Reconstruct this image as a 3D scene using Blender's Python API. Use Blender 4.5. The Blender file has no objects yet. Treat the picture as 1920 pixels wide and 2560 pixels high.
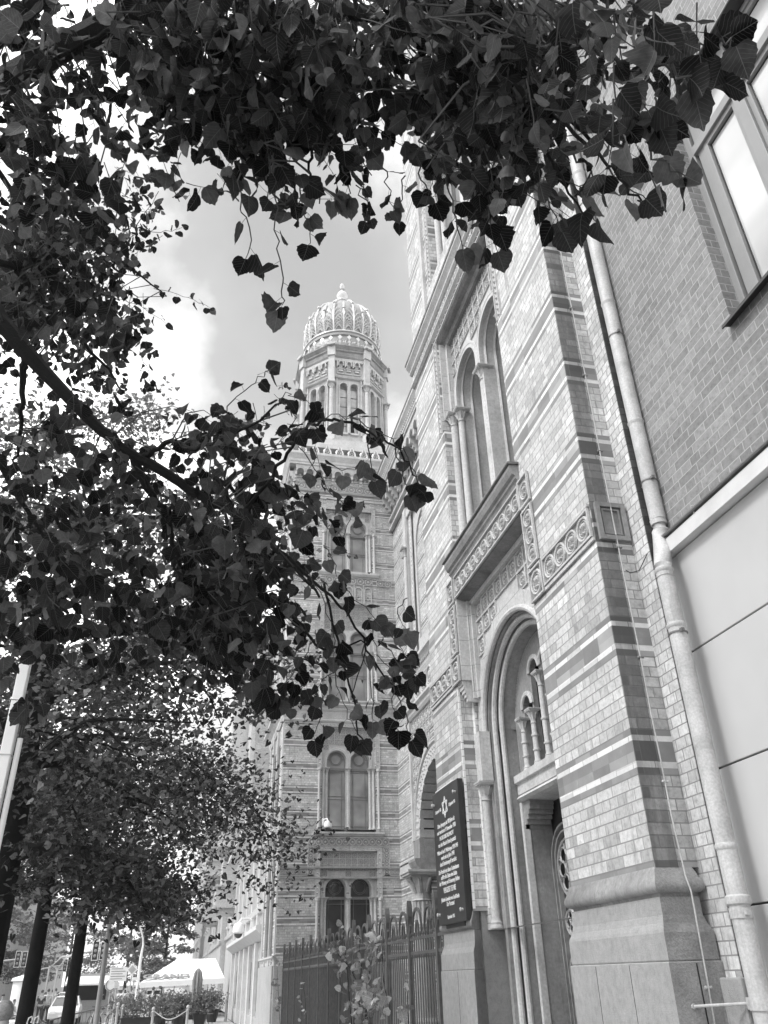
import bpy, bmesh, math, random
import numpy as np
from mathutils import Vector, Matrix
random.seed(11); RNG = np.random.default_rng(7)
rad = math.radians; PI = math.pi
SC = bpy.context.scene
COL = SC.collection
GROUND = -0.3                       # pavement level; the camera stands 1.9 m above it
EYE = np.array([0.0, 0.0, 1.6])
# ---------------------------------------------------------------- camera
FPX, PITCH, ROLL, YAW = 1973.66, rad(30.4958), rad(-1.53393), rad(13.64821)
cF = np.array([math.sin(YAW)*math.cos(PITCH), math.cos(YAW)*math.cos(PITCH), math.sin(PITCH)])
_R = np.array([math.cos(YAW), -math.sin(YAW), 0.0]); _U = np.cross(_R, cF)
cR = _R*math.cos(ROLL)+_U*math.sin(ROLL); cU = np.cross(cR, cF)
cam = bpy.data.cameras.new("camera"); camo = bpy.data.objects.new("camera", cam); COL.objects.link(camo)
cam.sensor_fit = 'HORIZONTAL'; cam.sensor_width = 36; cam.lens = 36*FPX/1920
cam.clip_start = 0.05; cam.clip_end = 3000
M = Matrix.Identity(4)
for i in range(3):
    M[i][0] = cR[i]; M[i][1] = cU[i]; M[i][2] = -cF[i]; M[i][3] = EYE[i]
camo.matrix_world = M; SC.camera = camo
S = 1920/1659.0
def ray(px, py):
    d = cF*FPX + cR*(px-960) - cU*(py-1280)
    return d/np.linalg.norm(d)
def W(px, py, dist):                # a point seen at photo pixel, at a chosen real distance
    return EYE + ray(px, py)*dist
# ---------------------------------------------------------------- objects
def link(o, parent=None):
    COL.objects.link(o)
    if parent is not None: o.parent = parent
    return o
def thing(name, label, cat, group=None, loc=(0,0,0), kind=None):
    o = bpy.data.objects.new(name, None); o.location = loc; o.empty_display_size = .1
    COL.objects.link(o); tag(o, label, cat, group, kind); return o
def tag(o, label=None, cat=None, group=None, kind=None):
    if label: o['label'] = label
    if cat: o['category'] = cat
    if group: o['group'] = group
    if kind: o['kind'] = kind
    return o
class Fr:                           # facade frame: u along the wall, z up, d outward
    def __init__(s, O, U, N):
        s.O, s.U, s.N = O, U, N
    def __call__(s, u, z, d):
        return (s.O[0]+s.U[0]*u+s.N[0]*d, s.O[1]+s.U[1]*u+s.N[1]*d, z)
def FX(x): return Fr((x,0),(0,1),(-1,0))     # wall facing the street (-x), u = y
def FY(y): return Fr((0,y),(1,0),(0,-1))     # wall facing the camera (-y), u = x
class MB:
    def __init__(s): s.v=[]; s.f=[]
    def add(s, vs, fs):
        n=len(s.v); s.v+= [tuple(map(float,p)) for p in vs]; s.f += [tuple(i+n for i in f) for f in fs]
    def hexa(s, p): s.add(p, [(0,1,2,3),(7,6,5,4),(0,4,5,1),(1,5,6,2),(2,6,7,3),(3,7,4,0)])
    def box(s, x0,x1,y0,y1,z0,z1):
        s.hexa([(x0,y0,z0),(x1,y0,z0),(x1,y1,z0),(x0,y1,z0),(x0,y0,z1),(x1,y0,z1),(x1,y1,z1),(x0,y1,z1)])
    def fbox(s, fr, u0,u1,z0,z1,d0,d1):
        s.hexa([fr(u0,z0,d0),fr(u1,z0,d0),fr(u1,z0,d1),fr(u0,z0,d1),fr(u0,z1,d0),fr(u1,z1,d0),fr(u1,z1,d1),fr(u0,z1,d1)])
    def prism(s, fr, poly, d0, d1):
        n=len(poly); vs=[fr(u,z,d0) for u,z in poly]+[fr(u,z,d1) for u,z in poly]
        s.add(vs, [tuple(range(n)), tuple(range(2*n-1,n-1,-1))]+[(i,(i+1)%n,n+(i+1)%n,n+i) for i in range(n)])
    def prof(s, fr, u0, u1, pts, mit=0):  # profile (d,z) closed, extruded along u; mit: ends run out by d (mitred)
        n=len(pts)
        a=[fr(u0-(d*mit if mit else 0),z,d) for d,z in pts]; b=[fr(u1+(d*mit if mit else 0),z,d) for d,z in pts]
        s.add(a+b, [tuple(range(n)), tuple(range(2*n-1,n-1,-1))]+[(i,(i+1)%n,n+(i+1)%n,n+i) for i in range(n)])
    def sweep(s, fr, uc, zs, zb, pr, n=20, closed=True):   # profile (r,d) swept round an arch and down to zb
        path=[(-1,0,zb)] if zb is not None else []
        path += [(-math.cos(PI*i/n), math.sin(PI*i/n), None) for i in range(n+1)]
        if zb is not None: path.append((1,0,zb))
        m=len(pr); vs=[]
        for c,sn,z in path:
            for r,d in pr: vs.append(fr(uc+r*c, (z if z is not None else zs+r*sn), d))
        fs=[]
        for i in range(len(path)-1):
            for j in range(m if closed else m-1):
                k=(j+1)%m; fs.append((i*m+j,i*m+k,(i+1)*m+k,(i+1)*m+j))
        s.add(vs,fs)
    def arch_wall(s, fr, u0,u1,z0,z1,ops,d,depth,n=16,soffit=True):
        q=[]; 
        def quad(a,b,c,e): q.append((a,b,c,e))
        cur=u0
        for uc,hw,zb,zs in sorted(ops):
            if uc-hw>cur: quad((cur,z0),(uc-hw,z0),(uc-hw,z1),(cur,z1))
            if zb>z0: quad((uc-hw,z0),(uc+hw,z0),(uc+hw,zb),(uc-hw,zb))
            A=[(uc-hw*math.cos(PI*i/n), zs+hw*math.sin(PI*i/n)) for i in range(n+1)]
            for i in range(n): quad(A[i],A[i+1],(A[i+1][0],z1),(A[i][0],z1))
            cur=uc+hw
            if soffit:
                B=[(uc-hw,zb)]+A+[(uc+hw,zb)]
                for i in range(len(B)-1):
                    a,b=B[i],B[i+1]; s.add([fr(*a,d),fr(*b,d),fr(*b,d-depth),fr(*a,d-depth)],[(0,1,2,3)])
                s.add([fr(uc-hw,zb,d),fr(uc+hw,zb,d),fr(uc+hw,zb,d-depth),fr(uc-hw,zb,d-depth)],[(0,1,2,3)])
        if cur<u1: quad((cur,z0),(u1,z0),(u1,z1),(cur,z1))
        for t in q: s.add([fr(*p,d) for p in t],[(0,1,2,3)])
    def lathe(s, c, pr, n=12, a0=0, a1=2*PI):   # profile (r,z)
        m=len(pr); full=abs(a1-a0-2*PI)<1e-6; k=n if full else n+1
        vs=[(c[0]+r*math.cos(a0+(a1-a0)*i/n), c[1]+r*math.sin(a0+(a1-a0)*i/n), (c[2] if len(c)>2 else 0)+z) for i in range(k) for r,z in pr]
        fs=[]
        for i in range(n):
            j=(i+1)%k
            for t in range(m-1): fs.append((i*m+t,j*m+t,j*m+t+1,i*m+t+1))
        if full:
            if pr[0][0]>1e-5: fs.append(tuple(i*m for i in range(n)))
            if pr[-1][0]>1e-5: fs.append(tuple(i*m+m-1 for i in range(n)))
        s.add(vs,fs)
    def tube(s, pts, r, n=6, cap=True):
        P=[Vector(p) for p in pts]; rs = r if isinstance(r,(list,tuple)) else [r]*len(P)
        vs=[]; up=Vector((0.13,0.21,1)).normalized()
        for i,p in enumerate(P):
            t=(P[min(i+1,len(P)-1)]-P[max(i-1,0)])
            t = t.normalized() if t.length>1e-9 else Vector((0,0,1))
            a=t.cross(up)
            if a.length<.05: a=t.cross(Vector((1,0,0)))
            a.normalize(); b=t.cross(a)
            for k in range(n):
                g=2*PI*k/n; vs.append(p+a*math.cos(g)*rs[i]+b*math.sin(g)*rs[i])
        fs=[(i*n+k,i*n+(k+1)%n,(i+1)*n+(k+1)%n,(i+1)*n+k) for i in range(len(P)-1) for k in range(n)]
        if cap: fs += [tuple(range(n)), tuple(range(len(P)*n-1,len(P)*n-n-1,-1))]
        s.add(vs,fs)
    def torus(s, fr, uc, zc, r, t, d=0, n=16, m=5, sz=1.0):
        vs=[]
        for i in range(n):
            a=2*PI*i/n
            for j in range(m):
                b=2*PI*j/m; rr=r+t*math.cos(b)
                vs.append(fr(uc+rr*math.cos(a), zc+sz*rr*math.sin(a), d+t*math.sin(b)))
        s.add(vs,[(i*m+j,i*m+(j+1)%m,((i+1)%n)*m+(j+1)%m,((i+1)%n)*m+j) for i in range(n) for j in range(m)])
    def bump(s, fr, uc, zc, ru, rz, d, h, n=8):  # low dome (petal, stud)
        vs=[fr(uc,zc,d+h)]
        for k,(q,hh) in enumerate(((.55,.75),(1,0))):
            for i in range(n):
                a=2*PI*i/n; vs.append(fr(uc+ru*q*math.cos(a), zc+rz*q*math.sin(a), d+h*hh))
        s.add(vs,[(0,1+i,1+(i+1)%n) for i in range(n)]+[(1+i,1+n+i,1+n+(i+1)%n,1+(i+1)%n) for i in range(n)])
    def ellip(s, c, r, n=10, m=6):
        vs=[];
        for i in range(m+1):
            t=PI*i/m
            for k in range(n):
                a=2*PI*k/n; vs.append((c[0]+r[0]*math.sin(t)*math.cos(a), c[1]+r[1]*math.sin(t)*math.sin(a), c[2]+r[2]*math.cos(t)))
        s.add(vs,[(i*n+k,i*n+(k+1)%n,(i+1)*n+(k+1)%n,(i+1)*n+k) for i in range(m) for k in range(n)])
    def build(s, name, mat, parent=None, smooth=False, bevel=0):
        me=bpy.data.meshes.new(name); me.from_pydata(s.v,[],s.f)
        bm=bmesh.new(); bm.from_mesh(me)
        if smooth or bevel: bmesh.ops.remove_doubles(bm, verts=bm.verts, dist=1e-5)
        bmesh.ops.recalc_face_normals(bm, faces=bm.faces); bm.to_mesh(me); bm.free()
        me.materials.append(mat)
        if smooth:
            me.polygons.foreach_set('use_smooth',[True]*len(me.polygons))
            try: me.set_sharp_from_angle(angle=rad(40))
            except Exception: pass
        o=bpy.data.objects.new(name, me); link(o,parent)
        if bevel:
            m=o.modifiers.new('bevel','BEVEL'); m.width=bevel; m.segments=2; m.limit_method='ANGLE'; m.angle_limit=rad(50)
        return o
def text_mesh(body, size, mat, name, parent, tf, extrude=0.002, align='CENTER', bold=0.0, squash=1.0):
    c=bpy.data.curves.new(name,'FONT'); c.body=body; c.size=size; c.align_x=align; c.extrude=extrude; c.offset=bold
    o=bpy.data.objects.new(name,c); COL.objects.link(o)
    me=bpy.data.meshes.new_from_object(o); COL.objects.unlink(o); bpy.data.objects.remove(o)
    for v in me.vertices: v.co = Vector(tf(v.co.x*squash, v.co.y, v.co.z))
    me.materials.clear(); me.materials.append(mat)
    return link(bpy.data.objects.new(name, me), parent)
def split_mb(mb):
    n=len(mb.v); pr=list(range(n))
    def fd(a):
        while pr[a]!=a: pr[a]=pr[pr[a]]; a=pr[a]
        return a
    for f in mb.f:
        r=fd(f[0])
        for i in f[1:]: pr[fd(i)]=r
    isl={}
    for i in range(n): isl.setdefault(fd(i),[]).append(i)
    ks=list(isl)
    if len(ks)<2 or len(ks)>260: return [mb]
    V=np.array(mb.v); lo=np.array([V[isl[k]].min(0) for k in ks])-.03; hi=np.array([V[isl[k]].max(0) for k in ks])+.03
    g=list(range(len(ks)))
    def fg(a):
        while g[a]!=a: a=g[a]
        return a
    for i in range(len(ks)):
        hit=np.nonzero(((lo[i]<=hi[i+1:])&(hi[i]>=lo[i+1:])).all(1))[0]
        for j in hit: 
            a,b=fg(i),fg(i+1+int(j))
            if a!=b: g[b]=a
    cl={}
    for i in range(len(ks)): cl.setdefault(fg(i),[]).append(ks[i])
    if len(cl)<2 or len(cl)>12: return [mb]
    own={}
    for c,(r,ms) in enumerate(cl.items()):
        for k in ms: own[k]=c
    out=[MB() for _ in cl]; mp=[{} for _ in cl]
    for f in mb.f:
        c=own[fd(f[0])]; o=out[c]; q=[]
        for i in f:
            if i not in mp[c]: mp[c][i]=len(o.v); o.v.append(mb.v[i])
            q.append(mp[c][i])
        o.f.append(tuple(q))
    return out
def copy_tree(o, parent=None):
    c=o.copy(); COL.objects.link(c); c.parent=parent
    for ch in list(KIDS.get(o.name,[])): copy_tree(ch,c)
    return c
KIDS={}
def refresh_kids():
    KIDS.clear()
    for o in SC.objects:
        if o.parent: KIDS.setdefault(o.parent.name,[]).append(o)
# ---------------------------------------------------------------- materials
class NT:
    def __init__(s,m): m.use_nodes=True; s.t=m.node_tree; s.n=s.t.nodes; s.l=s.t.links; s.n.clear()
    def N(s,ty,**k):
        x=s.n.new(ty)
        for a,b in k.items(): setattr(x,a,b)
        return x
    def L(s,a,b): s.l.new(a,b)
    def math(s,op,a,b=None,c=None):
        x=s.N('ShaderNodeMath',operation=op)
        for i,v in enumerate((a,b,c)):
            if v is None: continue
            if isinstance(v,(int,float)): x.inputs[i].default_value=v
            else: s.L(v,x.inputs[i])
        return x.outputs[0]
    def mix(s,f,a,b,bt='MIX'):
        x=s.N('ShaderNodeMix',data_type='RGBA',blend_type=bt)
        for i,v in ((0,f),(6,a),(7,b)):
            if isinstance(v,(int,float)): x.inputs[i].default_value = v if i==0 else (v,v,v,1)
            else: s.L(v,x.inputs[i])
        return x.outputs[2]
    def noise(s,vec,scale,det=4,rough=.6):
        x=s.N('ShaderNodeTexNoise'); x.inputs['Scale'].default_value=scale; x.inputs['Detail'].default_value=det; x.inputs['Roughness'].default_value=rough
        if vec is not None: s.L(vec,x.inputs['Vector'])
        return x.outputs[0]
    def ramp(s,f,pts):
        x=s.N('ShaderNodeValToRGB'); e=x.color_ramp.elements
        while len(e)<len(pts): e.new(.5)
        for i,(p,v) in enumerate(pts): e[i].position=p; e[i].color=(v,v,v,1)
        s.L(f,x.inputs[0]); return x.outputs[0]
    def scale(s,vec,x,y,z):
        m=s.N('ShaderNodeVectorMath',operation='MULTIPLY'); s.L(vec,m.inputs[0]); m.inputs[1].default_value=(x,y,z); return m.outputs[0]
    def out(s,col,rough=.8,height=None,bs=.3,bd=.02,metal=0,spec=.3):
        p=s.N('ShaderNodeBsdfPrincipled'); o=s.N('ShaderNodeOutputMaterial')
        for k,v in (('Base Color',col),('Roughness',rough)):
            if isinstance(v,(int,float)): p.inputs[k].default_value = (v,v,v,1) if k=='Base Color' else v
            else: s.L(v,p.inputs[k])
        p.inputs['Metallic'].default_value=metal; p.inputs['Specular IOR Level'].default_value=spec
        if height is not None:
            b=s.N('ShaderNodeBump'); b.inputs['Strength'].default_value=bs; b.inputs['Distance'].default_value=bd
            s.L(height,b.inputs['Height']); s.L(b.outputs[0],p.inputs['Normal'])
        s.L(p.outputs[0],o.inputs[0]); return p
def pos(t):
    g=t.N('ShaderNodeNewGeometry'); return g
def wall_uv(t, off=0.0):
    g=t.N('ShaderNodeNewGeometry'); sp=t.N('ShaderNodeSeparateXYZ'); t.L(g.outputs['Position'],sp.inputs[0])
    sn=t.N('ShaderNodeSeparateXYZ'); t.L(g.outputs['True Normal'],sn.inputs[0])
    ax=t.math('ABSOLUTE',sn.outputs[0]); f=t.math('GREATER_THAN',ax,.62)
    u=t.math('ADD', t.math('MULTIPLY',f,sp.outputs[1]), t.math('MULTIPLY',t.math('SUBTRACT',1.0,f),sp.outputs[0]))
    u=t.math('ADD',u,50.0)
    z=t.math('SUBTRACT',sp.outputs[2],off)
    c=t.N('ShaderNodeCombineXYZ'); t.L(u,c.inputs[0]); t.L(z,c.inputs[1])
    return g,u,z,c.outputs[0]
def MAT(name): return bpy.data.materials.new(name)
BH=.079
def banded_brick(name, band_bottom, lo=.42, hi=.66, mort=.27, dark=.23, grime=.0, band=True, pale=.8, ms=.005):
    m=MAT(name); t=NT(m); off=band_bottom-7*BH-66*BH
    g,u,z,vec=wall_uv(t,off)
    P=g.outputs['Position']
    br=t.N('ShaderNodeTexBrick'); t.L(vec,br.inputs['Vector'])
    br.offset=.5; br.squash=.5; br.squash_frequency=2; br.offset_frequency=2
    for k,v in (('Scale',1),('Mortar Size',ms),('Mortar Smooth',.25),('Bias',0),('Brick Width',.25),('Row Height',BH)): br.inputs[k].default_value=v
    br.inputs['Color1'].default_value=(0,0,0,1); br.inputs['Color2'].default_value=(1,1,1,1); br.inputs['Mortar'].default_value=(.5,.5,.5,1)
    rnd=t.ramp(br.outputs['Color'],[(0,lo),(.3,(lo+hi)/2*.96),(.7,(lo+hi)/2*1.05),(.95,hi),(1,min(.84,hi*1.12))])
    mot=t.noise(P,22,6,.72); mot2=t.noise(P,5,4,.6)
    c=t.mix(1.0,rnd,t.ramp(mot,[(.28,.55),(.46,.93),(.7,1.2)]),'MULTIPLY')
    big=t.noise(t.scale(P,.35,.35,.8),1.0,3)
    c=t.mix(1.0,c,t.ramp(big,[(.3,.8),(.65,1.06)]),'MULTIPLY')
    stn=t.noise(t.scale(P,7,7,.55),1.4,6,.75)
    c=t.mix(t.ramp(stn,[(.33,.6),(.46,0)]),c,.17)
    c=t.mix(br.outputs['Fac'],c,mort)
    h=t.math('ADD',t.math('MULTIPLY',br.outputs['Fac'],-1.0),t.math('MULTIPLY',mot,.35))
    if band:
        mm=t.math('MODULO',t.math('DIVIDE',z,BH),11.0)
        def rng(a,b): return t.math('MULTIPLY',t.math('GREATER_THAN',mm,a),t.math('LESS_THAN',mm,b))
        inb=t.math('GREATER_THAN',mm,7.0)
        wh=t.math('ADD',rng(7.6,8.15),rng(9.95,10.45))
        # plate joints, random value per plate
        row=t.math('FLOOR',t.math('DIVIDE',z,BH*11))
        uu=t.math('DIVIDE',t.math('ADD',u,t.math('MULTIPLY',row,.137)),.27)
        uw=t.math('DIVIDE',t.math('ADD',u,t.math('MULTIPLY',wh,.11)),.25)
        us=t.math('ADD',t.math('MULTIPLY',wh,uw),t.math('MULTIPLY',t.math('SUBTRACT',1.0,wh),uu))
        fr=t.math('FRACT',us); jt=t.math('LESS_THAN',fr,.022)
        cc=t.N('ShaderNodeCombineXYZ'); t.L(t.math('FLOOR',us),cc.inputs[0]); t.L(t.math('FLOOR',mm),cc.inputs[1]); t.L(row,cc.inputs[2])
        wn=t.N('ShaderNodeTexWhiteNoise',noise_dimensions='3D'); t.L(cc.outputs[0],wn.inputs['Vector'])
        dk=t.ramp(wn.outputs['Value'],[(0,dark*.85),(.6,dark*1.15),(.9,dark*1.55),(1,dark*1.9)])
        dk=t.mix(1.0,dk,t.ramp(mot2,[(.3,.85),(.62,1.02),(.72,1.25)]),'MULTIPLY')
        wv=t.ramp(wn.outputs['Value'],[(0,.5),(.5,.68),(1,.78)])
        wv=t.mix(1.0,wv,t.ramp(mot,[(.3,.86),(.6,1.0)]),'MULTIPLY')
        bc=t.mix(wh,dk,wv); 
        lines=t.math('ADD',t.math('ADD',rng(6.93,7.06),rng(10.93,11.0)),rng(0,.05))
        bc=t.mix(jt,bc,mort*.9)
        c=t.mix(inb,c,bc)
        c=t.mix(t.math('MINIMUM',lines,1.0),c,mort*.8)
        flat=t.math('SUBTRACT',t.math('MULTIPLY',mot,.2),t.math('MULTIPLY',jt,.8))
        h=t.math('ADD',t.math('MULTIPLY',h,t.math('SUBTRACT',1.0,inb)),t.math('MULTIPLY',flat,inb))
    if grime>0:
        st=t.noise(t.scale(P,3,3,.5),1.6,5,.7)
        c=t.mix(t.ramp(st,[(.35,0),(.55,grime)]),c,.07)
    t.out(c,.62,h,.55,.012); return m
def stone(name, v=.5, var=.25, sc=3.0, rough=.85, streak=0.0, bs=.25, blocks=None, ss=(22,22,.9)):
    m=MAT(name); t=NT(m); g,u,z,vec=wall_uv(t); P=g.outputs['Position']
    n=t.noise(P,sc,6,.65); n2=t.noise(P,sc*14,4,.6)
    c=t.ramp(n,[(.25,v*(1-var)),(.5,v),(.75,v*(1+var*.7))])
    c=t.mix(1.0,c,t.ramp(n2,[(.3,.80),(.7,1.12)]),'MULTIPLY')
    if streak:
        s_=t.noise(t.scale(P,*ss),1.5,6,.8)
        c=t.mix(t.ramp(s_,[(.33,streak),(.46,0)]),c,v*.45)
        s3=t.noise(P,1.1,4,.6); c=t.mix(t.ramp(s3,[(.4,streak*.5),(.6,0)]),c,v*.55)
    hh=t.math('ADD',n2,t.math('MULTIPLY',n,.6))
    if blocks:
        br=t.N('ShaderNodeTexBrick'); t.L(vec,br.inputs['Vector'])
        for k,q in (('Scale',1),('Mortar Size',.003),('Bias',0),('Brick Width',blocks[0]),('Row Height',blocks[1])): br.inputs[k].default_value=q
        c=t.mix(br.outputs['Fac'],c,v*.35)
        hh=t.math('SUBTRACT',hh,br.outputs['Fac'])
    t.out(c,rough,hh,bs,.01); return m
def plain(name, v, rough=.6, metal=0, var=.12, sc=6, spec=.4, bs=.1):
    m=MAT(name); t=NT(m); g=t.N('ShaderNodeNewGeometry'); n=t.noise(g.outputs['Position'],sc,5,.6)
    c=t.ramp(n,[(.25,v*(1-var)),(.75,v*(1+var))]); t.out(c,rough,n,bs,.005,metal,spec); return m
def emit_free(name): pass
def glass_mat(name, v=.06, rough=.04, spec=1.0, tint=.5):
    m=MAT(name); t=NT(m); g=t.N('ShaderNodeNewGeometry'); n=t.noise(g.outputs['Position'],1.3,2,.5)
    t.out(t.ramp(n,[(.3,v*.7),(.7,v*1.5)]),rough,n,.02,.02,0,spec); return m
B={}
B['brick']=banded_brick('banded_brick',3.64)
B['brick_far']=banded_brick('banded_brick_tower',6.64,lo=.42,hi=.66,dark=.22,grime=.05)
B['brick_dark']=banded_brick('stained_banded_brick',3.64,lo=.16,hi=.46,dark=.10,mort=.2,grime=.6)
B['brick_plain']=banded_brick('pale_plain_brick',3.64,lo=.46,hi=.74,band=False)
B['brick_gap']=banded_brick('shaded_gap_brick',3.64,lo=.04,hi=.1,mort=.05,band=False)  # near-black brick: the shade of the narrow gap is put into its colour
B['stone']=stone('pale_sandstone',.54,.25,2.4,streak=.35)
B['stone_block']=stone('sandstone_blocks',.5,.18,2.4,blocks=(.46,.32))
B['stone_dirty_shaded']=stone('weathered_shaded_sandstone',.3,.5,2.0,streak=.6)  # weathered stone; its dark tone also carries the shade of the doorway recess
B['stone_soffit']=stone('dark_terracotta',.2,.7,2.6,blocks=(.31,.6))  # darker terracotta for soffits and eaves tiles
B['terra']=stone('terracotta_relief',.5,.25,7.0)
B['granite']=stone('tooled_granite',.45,.22,16.0,streak=.6,bs=.8,ss=(60,60,9))
B['granite_dark']=stone('dark_granite',.27,.4,5.0,streak=.15,bs=.7)  # darker granite for the near return and the base beside it
B['stucco']=plain('smooth_stucco',.47,.75,0,.07,1.1,.2,.04)
B['concrete']=plain('painted_render',.6,.8,0,.12,3,.2)
B['zinc']=stone('zinc_pipe',.5,.3,5.0,.5,streak=.35,bs=.1)
B['zinc_dark']=plain('dull_zinc',.18,.5,.4,.2,8)
B['iron']=plain('painted_iron',.12,.5,0,.35,9,.5,.3)
B['ironl']=plain('grey_sheet_iron',.17,.5,0,.25,3,.5,.1)
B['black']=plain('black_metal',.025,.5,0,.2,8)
B['white']=plain('white_paint',.8,.5,0,.06,5)
B['glass']=glass_mat('window_glass',.30,.08,.8)
B['glass_dark']=glass_mat('dark_window_glass',.045,.05,.9)
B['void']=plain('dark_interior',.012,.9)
B['wood']=plain('window_wood',.2,.6,0,.2,10)
B['bronze']=plain('patinated_bronze_door',.3,.5,.2,.35,9,.5,.3)
B['plaque']=plain('black_plaque',.035,.35,0,.25,4,.5,.03)
B['gold']=plain('gilded_ribs',.58,.35,.2,.12,5,.5)
B['dome']=plain('dome_sheet',.30,.45,.1,.15,3,.5)

B['winframe']=plain('grey_window_frame',.25,.5,0,.08,4)
B['glass_bright']=glass_mat('sky_coloured_glass',.42,.06,1.0)  # pale base colour stands in for the reflected sky
B['letter']=plain('painted_lettering',.75,.6,0,.1,30)
B['stone_pale']=stone('pale_house_stone',.40,.2,1.2,streak=.3,blocks=(.9,.42))
B['white_wall']=stone('pale_house_stucco',.5,.12,.8,streak=.2)
B['terra_dark']=stone('terracotta_ground',.27,.25,9.0)
B['brick_side']=banded_brick('far_firewall_brick',3.64,lo=.3,hi=.45,band=False)
B['asphalt']=plain('asphalt_road',.11,.9,0,.2,3)
B['paving']=stone('pavement_slabs',.34,.15,3,blocks=(.5,.5))
# ================================================================ SYNAGOGUE
B['brick_modern']=banded_brick('glazed_grey_brick',.05,lo=.19,hi=.27,mort=.38,band=False,ms=.0042)
syn=thing('synagogue','ornate banded brick synagogue with arched doorway, recessed portal wall and domed tower','synagogue',loc=(3,9,GROUND))
syn_inv=syn.matrix_world
def sub(mb,name,mat,parent=None,smooth=False,bevel=0):
    for q in split_mb(mb):
        o=q.build(name,mat,None,smooth,bevel); o.parent=parent if parent is not None else syn
        if parent is None: o.location=(-3,-9,-GROUND)
    return o
def capital_geo(mb,x,y,z0,z1,r):
    h=z1-z0
    mb.lathe((x,y,z0),[(r*1.0,0),(r*1.28,h*.04),(r*1.02,h*.09),(r*1.05,h*.3),(r*1.5,h*.62),(r*1.75,h*.8),(r*1.2,h*.8)],12)
    for k in range(8):
        a=PI/8+k*PI/4; c=(math.cos(a),math.sin(a))
        mb.tube([(x+c[0]*r*1.05,y+c[1]*r*1.05,z0+h*.3),(x+c[0]*r*1.35,y+c[1]*r*1.35,z0+h*.58),(x+c[0]*r*1.95,y+c[1]*r*1.95,z0+h*.74),(x+c[0]*r*1.75,y+c[1]*r*1.75,z0+h*.64)],[r*.22,r*.3,r*.22,r*.1],5)
    for a,b,q in ((.78,.84,1.8),(.84,.92,2.15),(.92,1.0,2.3)):
        mb.box(x-r*q,x+r*q,y-r*q,y+r*q,z0+h*a,z0+h*b)
def column(x,y,z0,z1,r,capz,parent=None,neck=True,mat='stone',rings=()):
    m=MB(); pr=[(r*1.5,0),(r*1.5,r*.5),(r*1.25,r*.8),(r*1.35,r*1.2),(r*1.05,r*1.7),(r,r*2.2)]
    for q in rings: pr+= [(r,q-z0-r*.5),(r*1.3,q-z0-r*.35),(r*1.3,q-z0+r*.15),(r,q-z0+r*.3)]
    pr+=[(r*.93,capz-z0)]
    m.lathe((x,y,z0),pr,14)
    c=sub(m,'column',B[mat],parent,True)
    k=MB(); capital_geo(k,x,y,capz,z1,r*.93)
    ko=k.build('capital',B['terra'],c,True)
    return c
def rosettes(mb,fr,u0,u1,z0,z1,d,n,vertical=False,border=.018,rich=True):
    g_=MB(); g_.fbox(fr,u0+.004,u1-.004,z0+.004,z1-.004,d-.02,d); sub(g_,'panel_ground',B['terra_dark'])
    for a in ((u0,u1,z0,z0+border),(u0,u1,z1-border,z1),(u0,u0+border,z0+border,z1-border),(u1-border,u1,z0+border,z1-border)): mb.fbox(fr,*a,d,d+.022)
    L=(z1-z0 if vertical else u1-u0)-2*border; Wd=(u1-u0 if vertical else z1-z0)-2*border
    st=L/n; r=min(st,Wd)*.43
    for i in range(n):
        c=(i+.5)*st+border
        uc,zc=((u0+u1)/2,z0+c) if vertical else (u0+c,(z0+z1)/2)
        mb.torus(fr,uc,zc,r,r*.13,d+.006,16,5)
        if rich:
            mb.torus(fr,uc,zc,r*.74,r*.06,d+.004,14,4)
            for a in (-.6,0,.6): mb.bump(fr,uc+r*.42*math.sin(a),zc+r*.05+r*.3*math.cos(a),r*.15,r*.3,d,.02,6)
            mb.bump(fr,uc,zc-r*.38,r*.24,r*.14,d,.022,6); 
            for sx in (-1,1): mb.bump(fr,uc+sx*r*.42,zc-r*.28,r*.1,r*.12,d,.015,5)
            cx,cz=(0,st/2) if vertical else (st/2,0)
            if i<n-1: mb.torus(fr,uc+cx,zc+cz,r*.14,r*.06,d+.006,8,4)
        else: mb.bump(fr,uc,zc,r*.4,r*.4,d,.03,6)
def studs(mb,fr,u0,u1,z0,z1,d,n,vertical=True,r=.022):
    mb.fbox(fr,u0,u1,z0,z1,d-.02,d+.004)
    for i in range(n):
        q=(i+.5)/n
        uc,zc=((u0+u1)/2,z0+(z1-z0)*q) if vertical else (u0+(u1-u0)*q,(z0+z1)/2)
        mb.bump(fr,uc,zc,r,r,d+.004,.028,8)
    e=.014
    for a in (((u0-e,u0,z0,z1),(u1,u1+e,z0,z1)) if vertical else ((u0,u1,z0-e,z0),(u0,u1,z1,z1+e))): mb.fbox(fr,*a,d-.02,d+.022)
RG=[]
def relief_ground():
    fr,u0,u1,z0,z1,d,nu,nz,skip=RG[-1]; du,dz=(u1-u0)/nu,(z1-z0)/nz; m=MB()
    for i in range(nu):
        for j in range(nz):
            a,c=u0+i*du,z0+j*dz
            if not skip(a+du/2,c+dz/2,max(du,dz)*.5): m.fbox(fr,a+.006,a+du-.006,c+.006,c+dz-.006,d-.01,d+.004)
    sub(m,'panel_ground',B['terra_dark'])
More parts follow.
